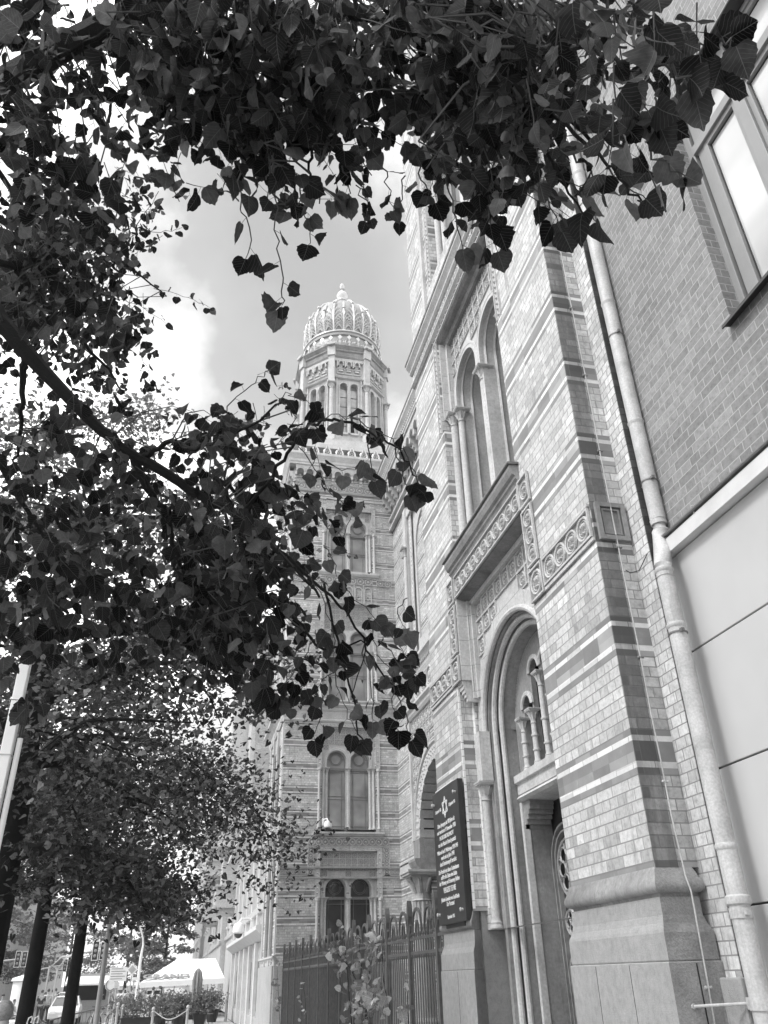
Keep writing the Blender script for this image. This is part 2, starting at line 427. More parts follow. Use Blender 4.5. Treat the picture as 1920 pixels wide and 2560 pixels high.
def relief_grid(mb,fr,u0,u1,z0,z1,d,nu,nz,skip=lambda u,z,h:False):
    du,dz=(u1-u0)/nu,(z1-z0)/nz; b=.012
    RG.append((fr,u0,u1,z0,z1,d,nu,nz,skip))
    for i in range(nu):
        for j in range(nz):
            a,c=u0+i*du,z0+j*dz; uc,zc=a+du/2,c+dz/2
            if skip(uc,zc,max(du,dz)*.5): continue
            for q in ((a,a+du,c,c+b),(a,a+du,c+dz-b,c+dz),(a,a+b,c+b,c+dz-b),(a+du-b,a+du,c+b,c+dz-b)): mb.fbox(fr,*q,d,d+.02)
            r=min(du,dz)*.32
            mb.torus(fr,uc,zc,r,r*.14,d+.004,10,4)
            for k in range(4):
                g=PI/4+k*PI/2; mb.bump(fr,uc+r*.5*math.cos(g),zc+r*.5*math.sin(g),r*.26,r*.26,d,.016,5)
                mb.bump(fr,uc+du*.37*(1 if k%3==0 else -1),zc+dz*.37*(1 if k<2 else -1),r*.22,r*.22,d,.014,4)
def ring_prof(r0,r1,d0,d1): return [(r0,d0),(r1,d0),(r1,d1),(r0,d1)]
def roll(r,d,t,n=6): return [(r+t*math.cos(2*PI*k/n),d+t*math.sin(2*PI*k/n)) for k in range(n)]
def glazing(fr,uc,hw,zb,zt,zs,d,parent,glass='glass',lunette=True,bars=True):
    """wooden frame with transom at zt, lunette above springing zs"""
    m=MB(); m.sweep(fr,uc,zs,zb,ring_prof(hw-.035,hw+.01,d-.03,d+.02),16)
    m.fbox(fr,uc-hw,uc+hw,zt-.045,zt+.045,d-.03,d+.035); m.fbox(fr,uc-hw+.035,uc+hw-.035,zb,zb+.05,d-.03,d+.02)
    wo=sub(m,'window',B['wood'],parent)
    if bars:
        b=MB(); t=.009
        for q in (-.62,.62): b.fbox(fr,uc+q*hw-t,uc+q*hw+t,zb+.05,zt-.045,d-.012,d+.012)
        H=zt-zb
        for q in (.06,.5,.55,.95): b.fbox(fr,uc-hw+.035,uc+hw-.035,zb+H*q-t,zb+H*q+t,d-.013,d+.013)
        if lunette:
            b.torus(fr,uc,zs+hw*.22,hw*.5,t*1.1,d,20,4); b.torus(fr,uc,zs+hw*.22,hw*.62,t,d,20,4)
            for q in (0,PI,PI/2):
                b.tube([fr(uc+hw*.62*math.cos(q),zs+hw*.22+hw*.62*math.sin(q),d),fr(uc+hw*.95*math.cos(q),zs+hw*.22*(0 if q else 1)+(hw*.95*math.sin(q) if q==PI/2 else hw*.22*(1 if q else 0)),d)],t,4)
        b.build('glazing_bar',B['wood'],wo)
    g=MB(); n=16
    poly=[(uc-hw,zb)]+[(uc-hw*math.cos(PI*i/n),zs+hw*math.sin(PI*i/n)) for i in range(n+1)]+[(uc+hw,zb)]
    g.prism(fr,poly,d-.02,d-.012); g.build('pane',B[glass],wo)
    return wo
def twin_window(fr,u0,u1,z0,zt,zs,ztop,d,wallname='spandrel',glass='glass',deep=.38,panel=True,cols=True,parent=None,ncol=True,bars=True):
    """recessed bay u0..u1 from sill z0 to ztop at depth d holding two round arched lights"""
    W_=u1-u0; mid=(u0+u1)/2; hw=W_*.185; c1,c2=mid-hw-W_*.035,mid+hw+W_*.035
    m=MB(); m.arch_wall(fr,u0,u1,z0,ztop,[(c1,hw,z0,zs),(c2,hw,z0,zs)],d,deep,18)
    sub(m,wallname,B['stone'],parent)
    m=MB()
    for c in (c1,c2):
        m.sweep(fr,c,zs,zt+.02,ring_prof(hw-.004,hw+.05,d,d+.035),18); m.sweep(fr,c,zs,zt+.02,roll(hw+.065,d+.02,.022),18)
        m.sweep(fr,c,zs,zt+.02,roll(hw+.0,d-.06,.02),18); m.sweep(fr,c,zs,z0,roll(hw-.0,d-.2,.024),18)
    sub(m,'archivolt',B['stone'],parent,True)
    if panel:
        m=MB(); R_=hw+.13
        relief_grid(m,fr,u0+.05,u1-.05,zs-.02,ztop-.04,d,max(6,int((W_-.1)/.21)),max(3,int((ztop-zs)/.2)),lambda u,z,h:(abs(u-c1)<R_+h*.75 and z<zs) or (abs(u-c2)<R_+h*.75 and z<zs) or math.hypot(u-c1,z-zs)<R_+h*.55 or math.hypot(u-c2,z-zs)<R_+h*.55)
        sub(m,'relief_panel',B['terra'],parent); relief_ground()
    if cols:
        cz=zt+.02; ch=.2
        for u,dd in ((mid,d-.03),(u0+.07,d+.05),(u1-.07,d+.05),(u0+.2,d-.02),(u1-.2,d-.02)) if ncol else ((mid,d-.03),):
            p=fr(u,0,dd); column(p[0],p[1],z0,cz+ch*.0,.052,cz-ch,parent)
    for c in (c1,c2): glazing(fr,c,hw,z0,zt,zs,d-deep+.04,parent,glass,bars=bars)
    return c1,c2,hw
def cornice(mb,fr,u0,u1,z0,z1,p,mit=1):
    h=z1-z0
    mb.prof(fr,u0,u1,[(-.05,z0),(p*.15,z0),(p*.22,z0+h*.12),(p*.3,z0+h*.2),(p*.3,z0+h*.42),(p*.5,z0+h*.55),(p*.6,z0+h*.6),(p*.6,z0+h*.68),(p,z0+h*.82),(p,z1),(-.05,z1+.02)],mit)
# ---------------- near flanking tower (street face x=3, y 5.1..9.92)
f3=FX(3.0); Y0,YR,YL,Y1=5.1,6.40,8.66,9.92
def pier(u0,u1,z0,z1,depth=1.0,mat='brick'):
    m=MB(); m.fbox(f3,u0,u1,z0,z1,-depth,0); sub(m,'wall',B[mat])
pier(Y0,YR,2.18,22); pier(YL,Y1,4.62,22); pier(8.84,Y1,2.18,4.62)
m=MB(); m.fbox(f3,YR,YL,9.95,11.3,-1.0,0); sub(m,'wall',B['brick'])
m=MB(); m.fbox(f3,YR,YL,15.8,22,-1.0,0); sub(m,'wall',B['brick'])
# body behind so nothing is hollow
m=MB(); m.box(4.0,9.0,5.45,9.92,GROUND,22); sub(m,'wall',B['brick'])
m=MB(); m.box(2.9,9.0,5.1,9.95,22,22.15); sub(m,'roof',B['zinc_dark'])
# dark weathered quoin strip on the near return and the set back strip of wall
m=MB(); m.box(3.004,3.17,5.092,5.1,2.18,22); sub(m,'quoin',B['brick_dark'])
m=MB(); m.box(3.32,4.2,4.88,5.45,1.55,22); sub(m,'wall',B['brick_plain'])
m=MB(); m.box(3.325,4.2,4.872,4.88,1.55,22); sub(m,'quoin',B['brick_gap'])  # thin facing, coloured dark as the shaded side of the gap
# white glazed quoins at the door jamb
m=MB()
zz=2.2
while zz<4.5:
    m.box(2.997,3.024,8.836,8.852 if int(zz/BH)%2 else 8.86,zz,zz+BH-.008); m.box(3.15,3.162,8.75,8.79,zz,zz+BH-.008); zz+=BH
sub(m,'quoin',B['white'])
# brick jambs stepping in beside the door
m=MB(); m.box(3.16,4.0,8.74,8.9,2.0,4.62); sub(m,'wall',B['brick_plain'])
m=MB(); m.box(3.16,4.0,6.30,6.42,2.0,4.62); sub(m,'wall',B['brick_plain'])
# granite plinth: two mouldings and a dado
PPROF=[(.075,1.64),(.075,GROUND),(-.25,GROUND),(-.25,2.18),(.004,2.18),(.018,2.15),(.045,2.115),(.07,2.09),(.08,2.065),(.074,2.045),(.05,2.03),(.012,2.022),(.006,2.005),(.012,1.995),(.014,1.90),(.028,1.85),(.055,1.815),(.06,1.80),(.06,1.655),(.07,1.645)]
def plinth(fr,u0,u1,mats=('granite','granite','stone_dirty_shaded')):
    m=MB(); m.prof(fr,u0,u1,[(-.25,GROUND),(.055,GROUND),(.055,1.636),(.05,1.642),(-.25,1.642)],1); sub(m,'plinth',B[mats[0]])
    m=MB(); m.prof(fr,u0,u1,[(-.25,1.644),(.042,1.644),(.046,1.652),(.046,1.80),(.04,1.82),(.024,1.855),(.013,1.90),(.012,2.005),(-.25,2.005)],1); sub(m,'plinth',B[mats[1]])
    m=MB(); m.prof(fr,u0,u1,[(-.25,2.007),(-.004,2.007),(.0,2.025),(.03,2.032),(.045,2.046),(.049,2.068),(.042,2.095),(.028,2.12),(.018,2.155),(.004,2.182),(-.25,2.182)],1); sub(m,'plinth_moulding',B[mats[2]],None,True)
plinth(FX(3.0),Y0,YR+.02); plinth(FX(3.0),8.84,Y1); plinth(FY(5.1),3.0,3.26,('granite_dark','granite_dark','granite_dark')); 
m=MB(); m.box(3.1,3.9,5.16,6.5,GROUND,2.18); m.box(3.1,3.9,8.9,9.9,GROUND,2.18); sub(m,'wall',B['granite'])
m=MB(); m.box(3.27,3.9,4.83,5.2,GROUND,1.55); sub(m,'plinth',B['granite'],None,False,.01)
m=MB(); m.box(3.305,4.9,4.70,4.83,GROUND,1.5); sub(m,'plinth',B['granite_dark'],None,False,.01)
m=MB()
for u in (5.55,6.05,9.35): m.fbox(FX(3.0),u-.002,u+.002,GROUND,1.63,.05,.0565)
m.box(3.12,3.124,5.02,5.03,GROUND,1.63); sub(m,'plinth_joint',B['void'])
# --- doorway bay
fp=FX(3.0); D=-.22; CU=7.53
R0=1.02; ZS=3.98
m=MB(); m.arch_wall(fp,YR,YL,2.0,5.67,[(CU,R0+.02,2.0,ZS)],D,.1,28); sub(m,'spandrel',B['terra'])
m=MB()
relief_grid(m,fp,YR+.1,YL-.1,3.98,5.56,D,9,7,lambda u,z,h: math.hypot(u-CU,z-ZS)<R0+.22+h*.5)
sub(m,'relief_panel',B['terra']); relief_ground()
m=MB()
for a in ((YL-.02,YL,4.62,5.67),(YR,YR+.02,4.62,5.67)): m.fbox(fp,*a,D,-.0)
m.fbox(fp,YL-.09,YL-.02,4.4,5.6,D,D+.06); m.fbox(fp,YR+.02,YR+.09,4.4,5.6,D,D+.06); m.fbox(fp,YR+.02,YL-.02,5.57,5.67,D,D+.06)
m.fbox(fp,YL-.05,YL-.02,4.4,5.64,D+.06,D+.1)
sub(m,'jamb',B['stone_block'])
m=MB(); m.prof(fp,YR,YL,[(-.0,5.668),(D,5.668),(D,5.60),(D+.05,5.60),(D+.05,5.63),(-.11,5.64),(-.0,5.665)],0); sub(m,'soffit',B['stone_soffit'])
# corbels that carry the upper bay
m=MB()
for u0,u1 in ((8.66,8.84),(6.30,6.40)):
    for k in range(5):
        q=k/4; m.fbox(fp,u0 if u0>8 else u0+(u1-u0)*q*.0,u0+(u1-u0)*(1-.75*q) if u0>8 else u1,4.62-.05*(k+1),4.62-.05*k,-.24,-.005-.05*q)
sub(m,'corbel',B['stone'])
# voussoir ring and mouldings, stepping back into the doorway
def arch_part(name,prs,mat,zb,smooth=True,n=36):
    m=MB()
    for p in prs: m.sweep(fp,CU,ZS,zb,p,n)
    return sub(m,name,B[mat],None,smooth)
arch_part('voussoir_ring',[ring_prof(R0+.02,R0+.19,D-.02,D+.03)],'stone_block',3.98,False)
arch_part('archivolt',[roll(R0+.0,D+.025,.035,8)],'stone',3.44)
arch_part('archivolt',[ring_prof(R0-.05,R0+.02,D-.12,D-.01)],'stone_dirty_shaded',GROUND,False)
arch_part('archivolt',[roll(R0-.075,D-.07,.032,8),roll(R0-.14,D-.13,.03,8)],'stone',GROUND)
arch_part('archivolt',[[(R0-.02,D-.1),(R0-.13,D-.12),(R0-.17,D-.3),(R0-.02,D-.3)]],'stone_dirty_shaded',3.98,False)  # inner mouldings coloured darker for the shade between the rolls
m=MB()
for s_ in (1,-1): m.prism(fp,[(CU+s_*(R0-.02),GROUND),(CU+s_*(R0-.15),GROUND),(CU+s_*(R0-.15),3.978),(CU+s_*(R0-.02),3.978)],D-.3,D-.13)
sub(m,'door_jamb',B['stone_dirty_shaded'])
arch_part('archivolt',[[(R0-.15,D-.3),(R0-.20,D-.3),(R0-.21,D-.44),(R0-.15,D-.44)]],'stone_dirty_shaded',GROUND,False)
arch_part('archivolt',[roll(R0-.19,D-.3,.02,8),roll(R0-.225,D-.42,.022,8)],'stone',3.4)
# colonnettes of the doorway
for u in (8.60,6.46):
    column(3.155,u,2.0,3.44,.045,3.24,None)
m=MB(); m.fbox(fp,8.50,8.66,3.44,3.98,D-.02,-.1);m.fbox(fp,6.40,6.56,3.44,3.98,D-.02,-.1); sub(m,'impost',B['stone'])
# inner door frame: jambs, corbels, lintel
RI=R0-.21
m=MB(); m.fbox(fp,CU+RI-.02,CU+RI+.2,GROUND,3.4,-.78,-.5); m.fbox(fp,CU-RI-.2,CU-RI+.02,GROUND,3.4,-.78,-.5); sub(m,'door_jamb',B['stone_dirty_shaded'])
m=MB(); m.fbox(fp,CU+RI-.03,CU+RI+.02,GROUND,3.18,-.52,-.44); m.fbox(fp,CU-RI-.02,CU-RI+.03,GROUND,3.18,-.52,-.44); sub(m,'door_jamb',B['stone'],None,False,.008)
m=MB(); m.prof(fp,CU-RI-.02,CU+RI+.02,[(-.80,3.18),(-.50,3.18),(-.45,3.19),(-.415,3.215),(-.44,3.245),(-.46,3.25),(-.44,3.26),(-.44,3.37),(-.41,3.38),(-.41,3.415),(-.80,3.43)],0); sub(m,'lintel',B['stone'],None,False)
m=MB()
for s_ in (1,-1):
    for k in range(6):
        q=k/5; w=.17*(1-q**1.5)+.03
        a=CU+s_*RI; b=CU+s_*(RI-w); m.fbox(fp,min(a,b),max(a,b),3.18-.045*(k+1),3.18-.045*k,-.74,-.47)
sub(m,'corbel',B['stone_dirty_shaded'])
# pierced metal door leaf
dd=-.74
door=MB(); door.fbox(fp,CU-RI,CU+RI,GROUND,3.2,dd-.06,dd-.03); do=sub(door,'door',B['black'])
m=MB()
for c in (CU-RI/2,CU+RI/2):
    hw=RI/2-.03
    m.sweep(fp,c,2.55,GROUND+.1,ring_prof(hw-.02,hw,dd-.03,dd+.03),16); m.sweep(fp,c,2.55,GROUND+.1,ring_prof(hw-.085,hw-.07,dd-.03,dd+.025),16)
    for k in range(26):
        z=GROUND+.15+k*.105
        for s_ in (1,-1): m.bump(fp,c+s_*(hw-.045),z,.014,.03,dd-.02,.03,6)
    r=hw-.1
    m.torus(fp,c,2.5,r,.016,dd,22,5); m.torus(fp,c,2.5,r*.25,.014,dd,10,5)
    for k in range(8):
        a=k*PI/4; m.torus(fp,c+r*.64*math.cos(a),2.5+r*.64*math.sin(a),r*.27,.012,dd,10,4)
        m.tube([fp(c+r*.25*math.cos(a+.39),2.5+r*.25*math.sin(a+.39),dd),fp(c+r*math.cos(a+.39),2.5+r*math.sin(a+.39),dd)],.009,4)
    for zc in (2.02,):
        for s_ in (1,-1):
            m.torus(fp,c+s_*r*.5,zc,r*.4,.016,dd,12,5)
            for k in range(4): a=k*PI/2; m.torus(fp,c+s_*r*.5+r*.22*math.cos(a),zc+r*.22*math.sin(a),r*.16,.01,dd,8,4)
    for s_ in (1,-1):
        m.sweep(fp,c+s_*r*.5,1.62,.75,ring_prof(r*.38,r*.46,dd-.02,dd+.02),10)
        for k in range(8):
            z=.8+k*.11; m.tube([fp(c+s_*r*.5-r*.38,z,dd),fp(c+s_*r*.5+r*.38,z+.11,dd)],.008,4); m.tube([fp(c+s_*r*.5+r*.38,z,dd),fp(c+s_*r*.5-r*.38,z+.11,dd)],.008,4)
    m.fbox(fp,c-hw+.09,c+hw-.09,.62,.72,dd-.03,dd+.02); m.fbox(fp,c-hw+.09,c+hw-.09,.0,.5,dd-.03,dd+.01)
m.build('door_grille',B['bronze'],do)
# tympanum window: three stepped lights on colonnettes
dt=-.50; RT=RI-.05
m=MB(); m.fbox(fp,CU-RI-.05,CU+RI+.05,3.40,3.46,-.8,-.42); sub(m,'sill',B['stone'])
m=MB()
lights=[(7.965,.118,4.12),(7.68,.122,4.44),(7.38,.122,4.44),(7.095,.118,4.12)]
n=28; 
# plate with lights
out=[(CU-RI*1.02*math.cos(PI*i/n), ZS+RI*1.02*math.sin(PI*i/n)) for i in range(n+1)]
us=sorted(set([round(CU-RI*1.02+i*RI*2.04/90,4) for i in range(91)]))
def top_at(u):
    q=RI*1.02; return ZS+math.sqrt(max(0,q*q-(u-CU)**2))
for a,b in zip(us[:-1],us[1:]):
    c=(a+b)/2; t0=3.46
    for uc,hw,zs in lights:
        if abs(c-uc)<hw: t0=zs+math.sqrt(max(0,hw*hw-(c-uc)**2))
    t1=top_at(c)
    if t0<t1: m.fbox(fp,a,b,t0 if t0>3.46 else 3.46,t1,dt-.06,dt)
sub(m,'tracery',B['stone_dirty_shaded'])  # recess shade over the doorway painted into the stone tone
m=MB()
for uc,hw,zs in lights: m.sweep(fp,uc,zs,zs-.0,roll(hw+.012,dt+.012,.018),14); m.sweep(fp,uc,zs,zs-.0,ring_prof(hw+.03,hw+.05,dt-.0,dt+.02),14)
sub(m,'archivolt',B['stone'],None,True)
m=MB(); m.fbox(fp,CU-RI-.1,CU+RI+.1,3.4,4.95,-.86,-.80); sub(m,'pane',B['void'])
for u,zc in ((8.11,4.0),(7.82,4.02),(7.53,4.34),(7.24,4.02),(6.95,4.0)):
    p=fp(u,0,dt+.02); column(p[0],p[1],3.46,zc+.03,.032,zc-.13,None,rings=(3.62,3.78+.3*(zc-4.05)))
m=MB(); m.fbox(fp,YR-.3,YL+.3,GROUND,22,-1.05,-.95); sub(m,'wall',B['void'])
# beam, frieze, ledge between the two bays
m=MB(); m.fbox(fp,YR,YL,5.668,5.98,-.30,-.01); sub(m,'beam',B['stone'])
m=MB(); rosettes(m,fp,YR+.02,YL-.02,5.67,5.965,.0,11); sub(m,'rosette_frieze',B['terra'])
m=MB(); m.prof(fp,YR-.04,YL+.05,[(-.35,5.97),(.02,5.97),(.03,6.0),(.05,6.02),(.05,6.05),(.08,6.07),(.105,6.13),(.105,6.17),(-.35,6.22)],0); sub(m,'ledge',B['stone_dirty_shaded'])
m=MB(); m.prof(fp,YR-.06,YL+.07,[(-.3,6.225),(.115,6.175),(.13,6.185),(.13,6.2),(-.3,6.245)],0); sub(m,'flashing',B['zinc_dark'])
# rosette strips and boxes beside the beam
for a,b in ((6.14,6.385),(8.675,8.92)):
    m=MB(); rosettes(m,fp,a,b,4.98,5.60,.012,3,True); sub(m,'rosette_frieze',B['terra'])
for a in ((6.14,6.385,5.64,5.97),(8.675,8.92,5.64,5.97),(6.10,6.40,4.62,4.94),(8.66,8.94,4.62,4.94)):
    m=MB(); rosettes(m,fp,*a,.012,1); sub(m,'rosette_panel',B['terra'])
for a,b in ((Y0+.01,6.08),(8.96,Y1-.01)):
    m=MB(); rosettes(m,fp,a,b,4.66,4.93,.008,4); sub(m,'rosette_frieze',B['terra'])
m=MB(); m.fbox(fp,Y0,6.09,4.935,4.96,-.02,.03); m.fbox(fp,8.95,Y1,4.935,4.96,-.02,.03); m.fbox(fp,Y0,6.09,4.62,4.65,-.02,.02); m.fbox(fp,8.95,Y1,4.62,4.65,-.02,.02); sub(m,'string_course',B['stone'])
# framed panel on the near return
fr=FY(5.1); m=MB(); m.fbox(fr,3.03,3.30,4.62,4.97,0,.012)
for a in ((3.03,3.30,4.62,4.66),(3.03,3.30,4.93,4.97),(3.03,3.07,4.66,4.93),(3.26,3.30,4.66,4.93)): m.fbox(fr,*a,.012,.04)
for a in ((3.085,3.245,4.675,4.69),(3.085,3.245,4.90,4.915),(3.085,3.1,4.69,4.9),(3.23,3.245,4.69,4.9)): m.fbox(fr,*a,.012,.028)
sub(m,'panel',B['stone_dirty_shaded'])
# --- twin window bay, first floor, and the same again above the cornice
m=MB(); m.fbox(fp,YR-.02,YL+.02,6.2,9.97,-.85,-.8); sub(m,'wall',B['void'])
twin_window(fp,YR,YL,6.24,8.5,8.78,9.95,-.20,glass='glass_dark',deep=.46)
m=MB(); studs(m,fp,YL+.02,YL+.12,8.25,9.95,.0,19,True,.02); studs(m,fp,YR-.12,YR-.02,8.25,9.95,.0,19,True,.02)
sub(m,'stud_border',B['terra'])
m=MB()
for a,b in ((YL-.001,YL-.1),(YR+.001,YR+.1)):
    u0,u1=min(a,b),max(a,b); m.fbox(fp,u0,u1,8.47,9.9,-.2,-.12); m.fbox(fp,(u0 if a<b else u1-.03),(u0+.03 if a<b else u1),8.47,9.9,-.12,-.03)
sub(m,'jamb',B['stone_block'])
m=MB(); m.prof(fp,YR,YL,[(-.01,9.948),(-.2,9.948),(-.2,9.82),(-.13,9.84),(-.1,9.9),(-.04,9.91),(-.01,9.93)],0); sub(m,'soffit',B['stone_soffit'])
m=MB(); m.fbox(fp,8.62,8.66,6.24,8.25,-.3,-.006); m.fbox(fp,6.40,6.44,6.24,8.25,-.3,-.006); sub(m,'jamb',B['brick'])
# cornice with small arched frieze
m=MB(); studs(m,fp,YR-.1,YL+.15,9.98,10.06,.0,24,False,.018); sub(m,'stud_border',B['terra'])
m=MB(); m.prof(fp,Y0-.02,Y1+.02,[(-.2,10.07),(.02,10.07),(.06,10.1),(.06,10.13),(.03,10.15),(-.2,10.15)],0); m.prof(fp,Y0-.02,Y1+.02,[(-.2,10.33),(.05,10.33),(.08,10.36),(.08,10.4),(.10,10.43),(.14,10.48),(.14,10.52),(-.2,10.52)],0); sub(m,'cornice',B['stone'])
m=MB(); m.fbox(fp,Y0,Y1,10.15,10.33,-.1,.03)
k=0; u=Y0+.06
while u<Y1-.05: m.torus(fp,u,10.24,.05,.014,.034,10,4); m.bump(fp,u,10.24,.02,.03,.03,.02,5); u+=.115
sub(m,'cornice_frieze',B['terra'])
m=MB(); m.prof(fp,Y0-.03,Y1+.03,[(-.2,10.525),(.15,10.525),(.155,10.56),(.12,10.62),(-.2,10.68)],0); sub(m,'eaves_tiles',B['stone_soffit'])
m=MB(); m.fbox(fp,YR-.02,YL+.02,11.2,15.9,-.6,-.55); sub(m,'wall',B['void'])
twin_window(fp,YR,YL,11.35,13.9,14.3,15.8,-.20,glass='glass',deep=.3,panel=False,bars=False)
m=MB(); studs(m,fp,YL+.02,YL+.12,11.3,15.7,.0,40,True,.02); m.fbox(fp,YL+.3,YL+.42,10.8,22,0,.05); sub(m,'stud_border',B['stone'])
m=MB(); cornice(m,fp,Y0,Y1,21.0,22.1,.35,0); sub(m,'cornice',B['stone'])
# ---------------- recessed portal wall  x=7.65, y 9.92..30.4
f7=FX(7.65)
arches=[(25.35-k*6.0,2.15,GROUND,5.6) for k in range(3)]
m=MB(); m.arch_wall(f7,9.92,30.4,GROUND,11.7,arches,0,.9,26,False); sub(m,'wall',B['brick_far'])
m=MB(); m.fbox(f7,9.92,30.4,11.7,20.3,-.5,-.12); sub(m,'wall',B['brick_far'])
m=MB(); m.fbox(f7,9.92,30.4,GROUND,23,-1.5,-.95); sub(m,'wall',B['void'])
for uc,hw,zb,zs in arches:
    # striped intrados: stone courses with shadow gaps
    m=MB(); n=22
    for k in range(n):
        a0,a1=PI*k/n+.012,PI*(k+1)/n-.012
        P=[(uc-hw*math.cos(a),zs+hw*math.sin(a)) for a in (a0,a1)]; Q=[(uc-(hw+.12)*math.cos(a),zs+(hw+.12)*math.sin(a)) for a in (a0,a1)]
        off=.0 if k%2 else .03
        P=[(uc-(hw-off)*math.cos(a),zs+(hw-off)*math.sin(a)) for a in (a0,a1)]
        m.prism(f7,[P[0],P[1],Q[1],Q[0]],-.9,.03)
    sub(m,'intrados',B['stone'])
    m=MB(); m.sweep(f7,uc,zs,zs,ring_prof(hw+.12,hw+.50,-.02,.02),26)
    for k in range(34):
        a=PI*(k+.5)/34
        for q,rr in ((.2,.05),(.36,.07)):
            m.bump(f7,uc-(hw+q)*math.cos(a),zs+(hw+q)*math.sin(a),rr,rr,.02,.05,5)
    sub(m,'carved_band',B['terra'])
    m=MB(); m.sweep(f7,uc,zs,zs,roll(hw+.56,.03,.06,6),26); m.sweep(f7,uc,zs,zs,roll(hw+.68,.01,.04,6),26); sub(m,'hood_mould',B['stone'],None,True)
    for s_ in (1,-1):
        a=uc+s_*(hw-.03); b=uc+s_*(hw+.75); lo,hi=min(a,b),max(a,b)
        m=MB(); m.fbox(f7,lo,hi,4.98,5.6,-.9,.06); m.prof(f7,lo-.05,hi+.02,[(-.9,4.62),(.08,4.62),(.12,4.72),(.2,4.78),(.26,4.9),(.26,4.98),(-.9,4.98)],0); sub(m,'impost',B['stone_dirty_shaded'])
        m=MB(); a=uc+s_*(hw+.32); p=f7(a,0,-.05); capital_geo(m,p[0],p[1],3.7,4.62,.26); 
        for k in range(14): g=2*PI*k/14; m.tube([(p[0]+.3*math.cos(g),p[1]+.3*math.sin(g),3.2),(p[0]+.3*math.cos(g),p[1]+.3*math.sin(g),3.7)],.035,5)
        m.lathe((p[0],p[1],0),[(.32,2.95),(.34,3.05),(.27,3.15),(.27,3.7)],12); sub(m,'capital',B['terra'],None,True)
        m=MB(); m.lathe((p[0],p[1],0),[(.42,GROUND),(.42,.4),(.33,.5),(.29,2.95)],14); sub(m,'column',B['granite'],None,True)
        m=MB(); lo,hi=min(uc+s_*hw,uc+s_*(hw+.72)),max(uc+s_*hw,uc+s_*(hw+.72)); m.fbox(f7,lo,hi,GROUND,4.6,-.9,-.3); sub(m,'wall',B['brick_far'])
    # rectangular panelled frame round each arch
    m=MB(); relief_grid(m,f7,uc-2.75,uc+2.75,6.4,9.6,.01,14,8,lambda u,z,h: math.hypot(u-uc,z-zs)<hw+.75+h*.6); sub(m,'relief_panel',B['terra']); relief_ground()
    m=MB()
    for s_ in (1,-1): m.fbox(f7,uc+s_*2.87-.1,uc+s_*2.87+.1,5.6,9.8,-.02,.09)
    m.prof(f7,uc-2.98,uc+2.98,[(-.02,9.7),(.08,9.7),(.14,9.8),(.14,9.9),(.24,9.98),(.24,10.06),(-.02,10.06)],0)
    sub(m,'frame',B['stone'])
    m=MB(); rosettes(m,f7,uc-2.8,uc+2.8,10.1,11.0,.04,7); sub(m,'carved_frieze',B['terra'])
    # first floor window frame: pilaster, shaft, studded border
    m=MB(); m.arch_wall(f7,uc-2.0,uc+2.0,12.0,18.6,[(uc,1.25,12.4,16.2)],-.06,.7,22)
    sub(m,'spandrel',B['terra'])
    m=MB()
    for s_ in (1,-1):
        a=uc+s_*1.62; studs(m,f7,a-.16,a+.16,12.0,17.9,.03,30,True,.07)
        m.fbox(f7,a-.02+s_*.28,a+.02+s_*.28,12.0,17.9,-.1,.12)
    m.fbox(f7,uc-1.9,uc+1.9,17.9,18.2,-.1,.12)
    sub(m,'stud_border',B['stone'])
    for s_ in (1,-1):
        p=f7(uc+s_*2.12,0,.12); column(p[0],p[1],12.0,16.6,.10,16.2)
        m=MB(); m.fbox(f7,uc+s_*2.12-.2,uc+s_*2.12+.2,16.6,18.4,-.1,.16); sub(m,'pilaster',B['stone'])
        m=MB(); lo,hi=(uc+2.3,uc+3.0) if s_>0 else (uc-3.0,uc-2.3); m.fbox(f7,lo,hi,12.0,15.4,-.2,.0); sub(m,'pilaster',B['brick_far'])
        m=MB(); m.prof(f7,lo-.03,hi+.03,[(-.2,15.4),(.02,15.4),(.06,15.55),(.03,15.7),(-.2,15.75)],0); m.prof(f7,lo-.05,hi+.05,[(-.2,16.6),(.06,16.6),(.12,16.75),(-.2,16.8)],0); sub(m,'string_course',B['stone'])
    glazing(f7,uc,1.24,12.4,15.6,16.2,-.6,None,'glass')
m=MB(); m.prof(f7,9.92,30.4,[(-.2,11.0),(.06,11.0),(.1,11.1),(.1,11.2),(.22,11.4),(.3,11.45),(.3,11.55),(-.2,11.72)],0); m.prof(f7,9.92,30.4,[(-.2,10.98),(.05,10.98),(.05,10.9),(-.2,10.9)],0); sub(m,'cornice',B['stone'])
m=MB()
u=10.1
while u<30.2: m.fbox(f7,u,u+.09,11.22,11.36,0,.17); u+=.2
sub(m,'dentil_course',B['terra'])
m=MB(); m.fbox(f7,28.3,30.4,4.62,5.0,-.02,.04); m.fbox(f7,28.3,30.4,5.06,5.12,-.02,.05); sub(m,'string_course',B['stone'])
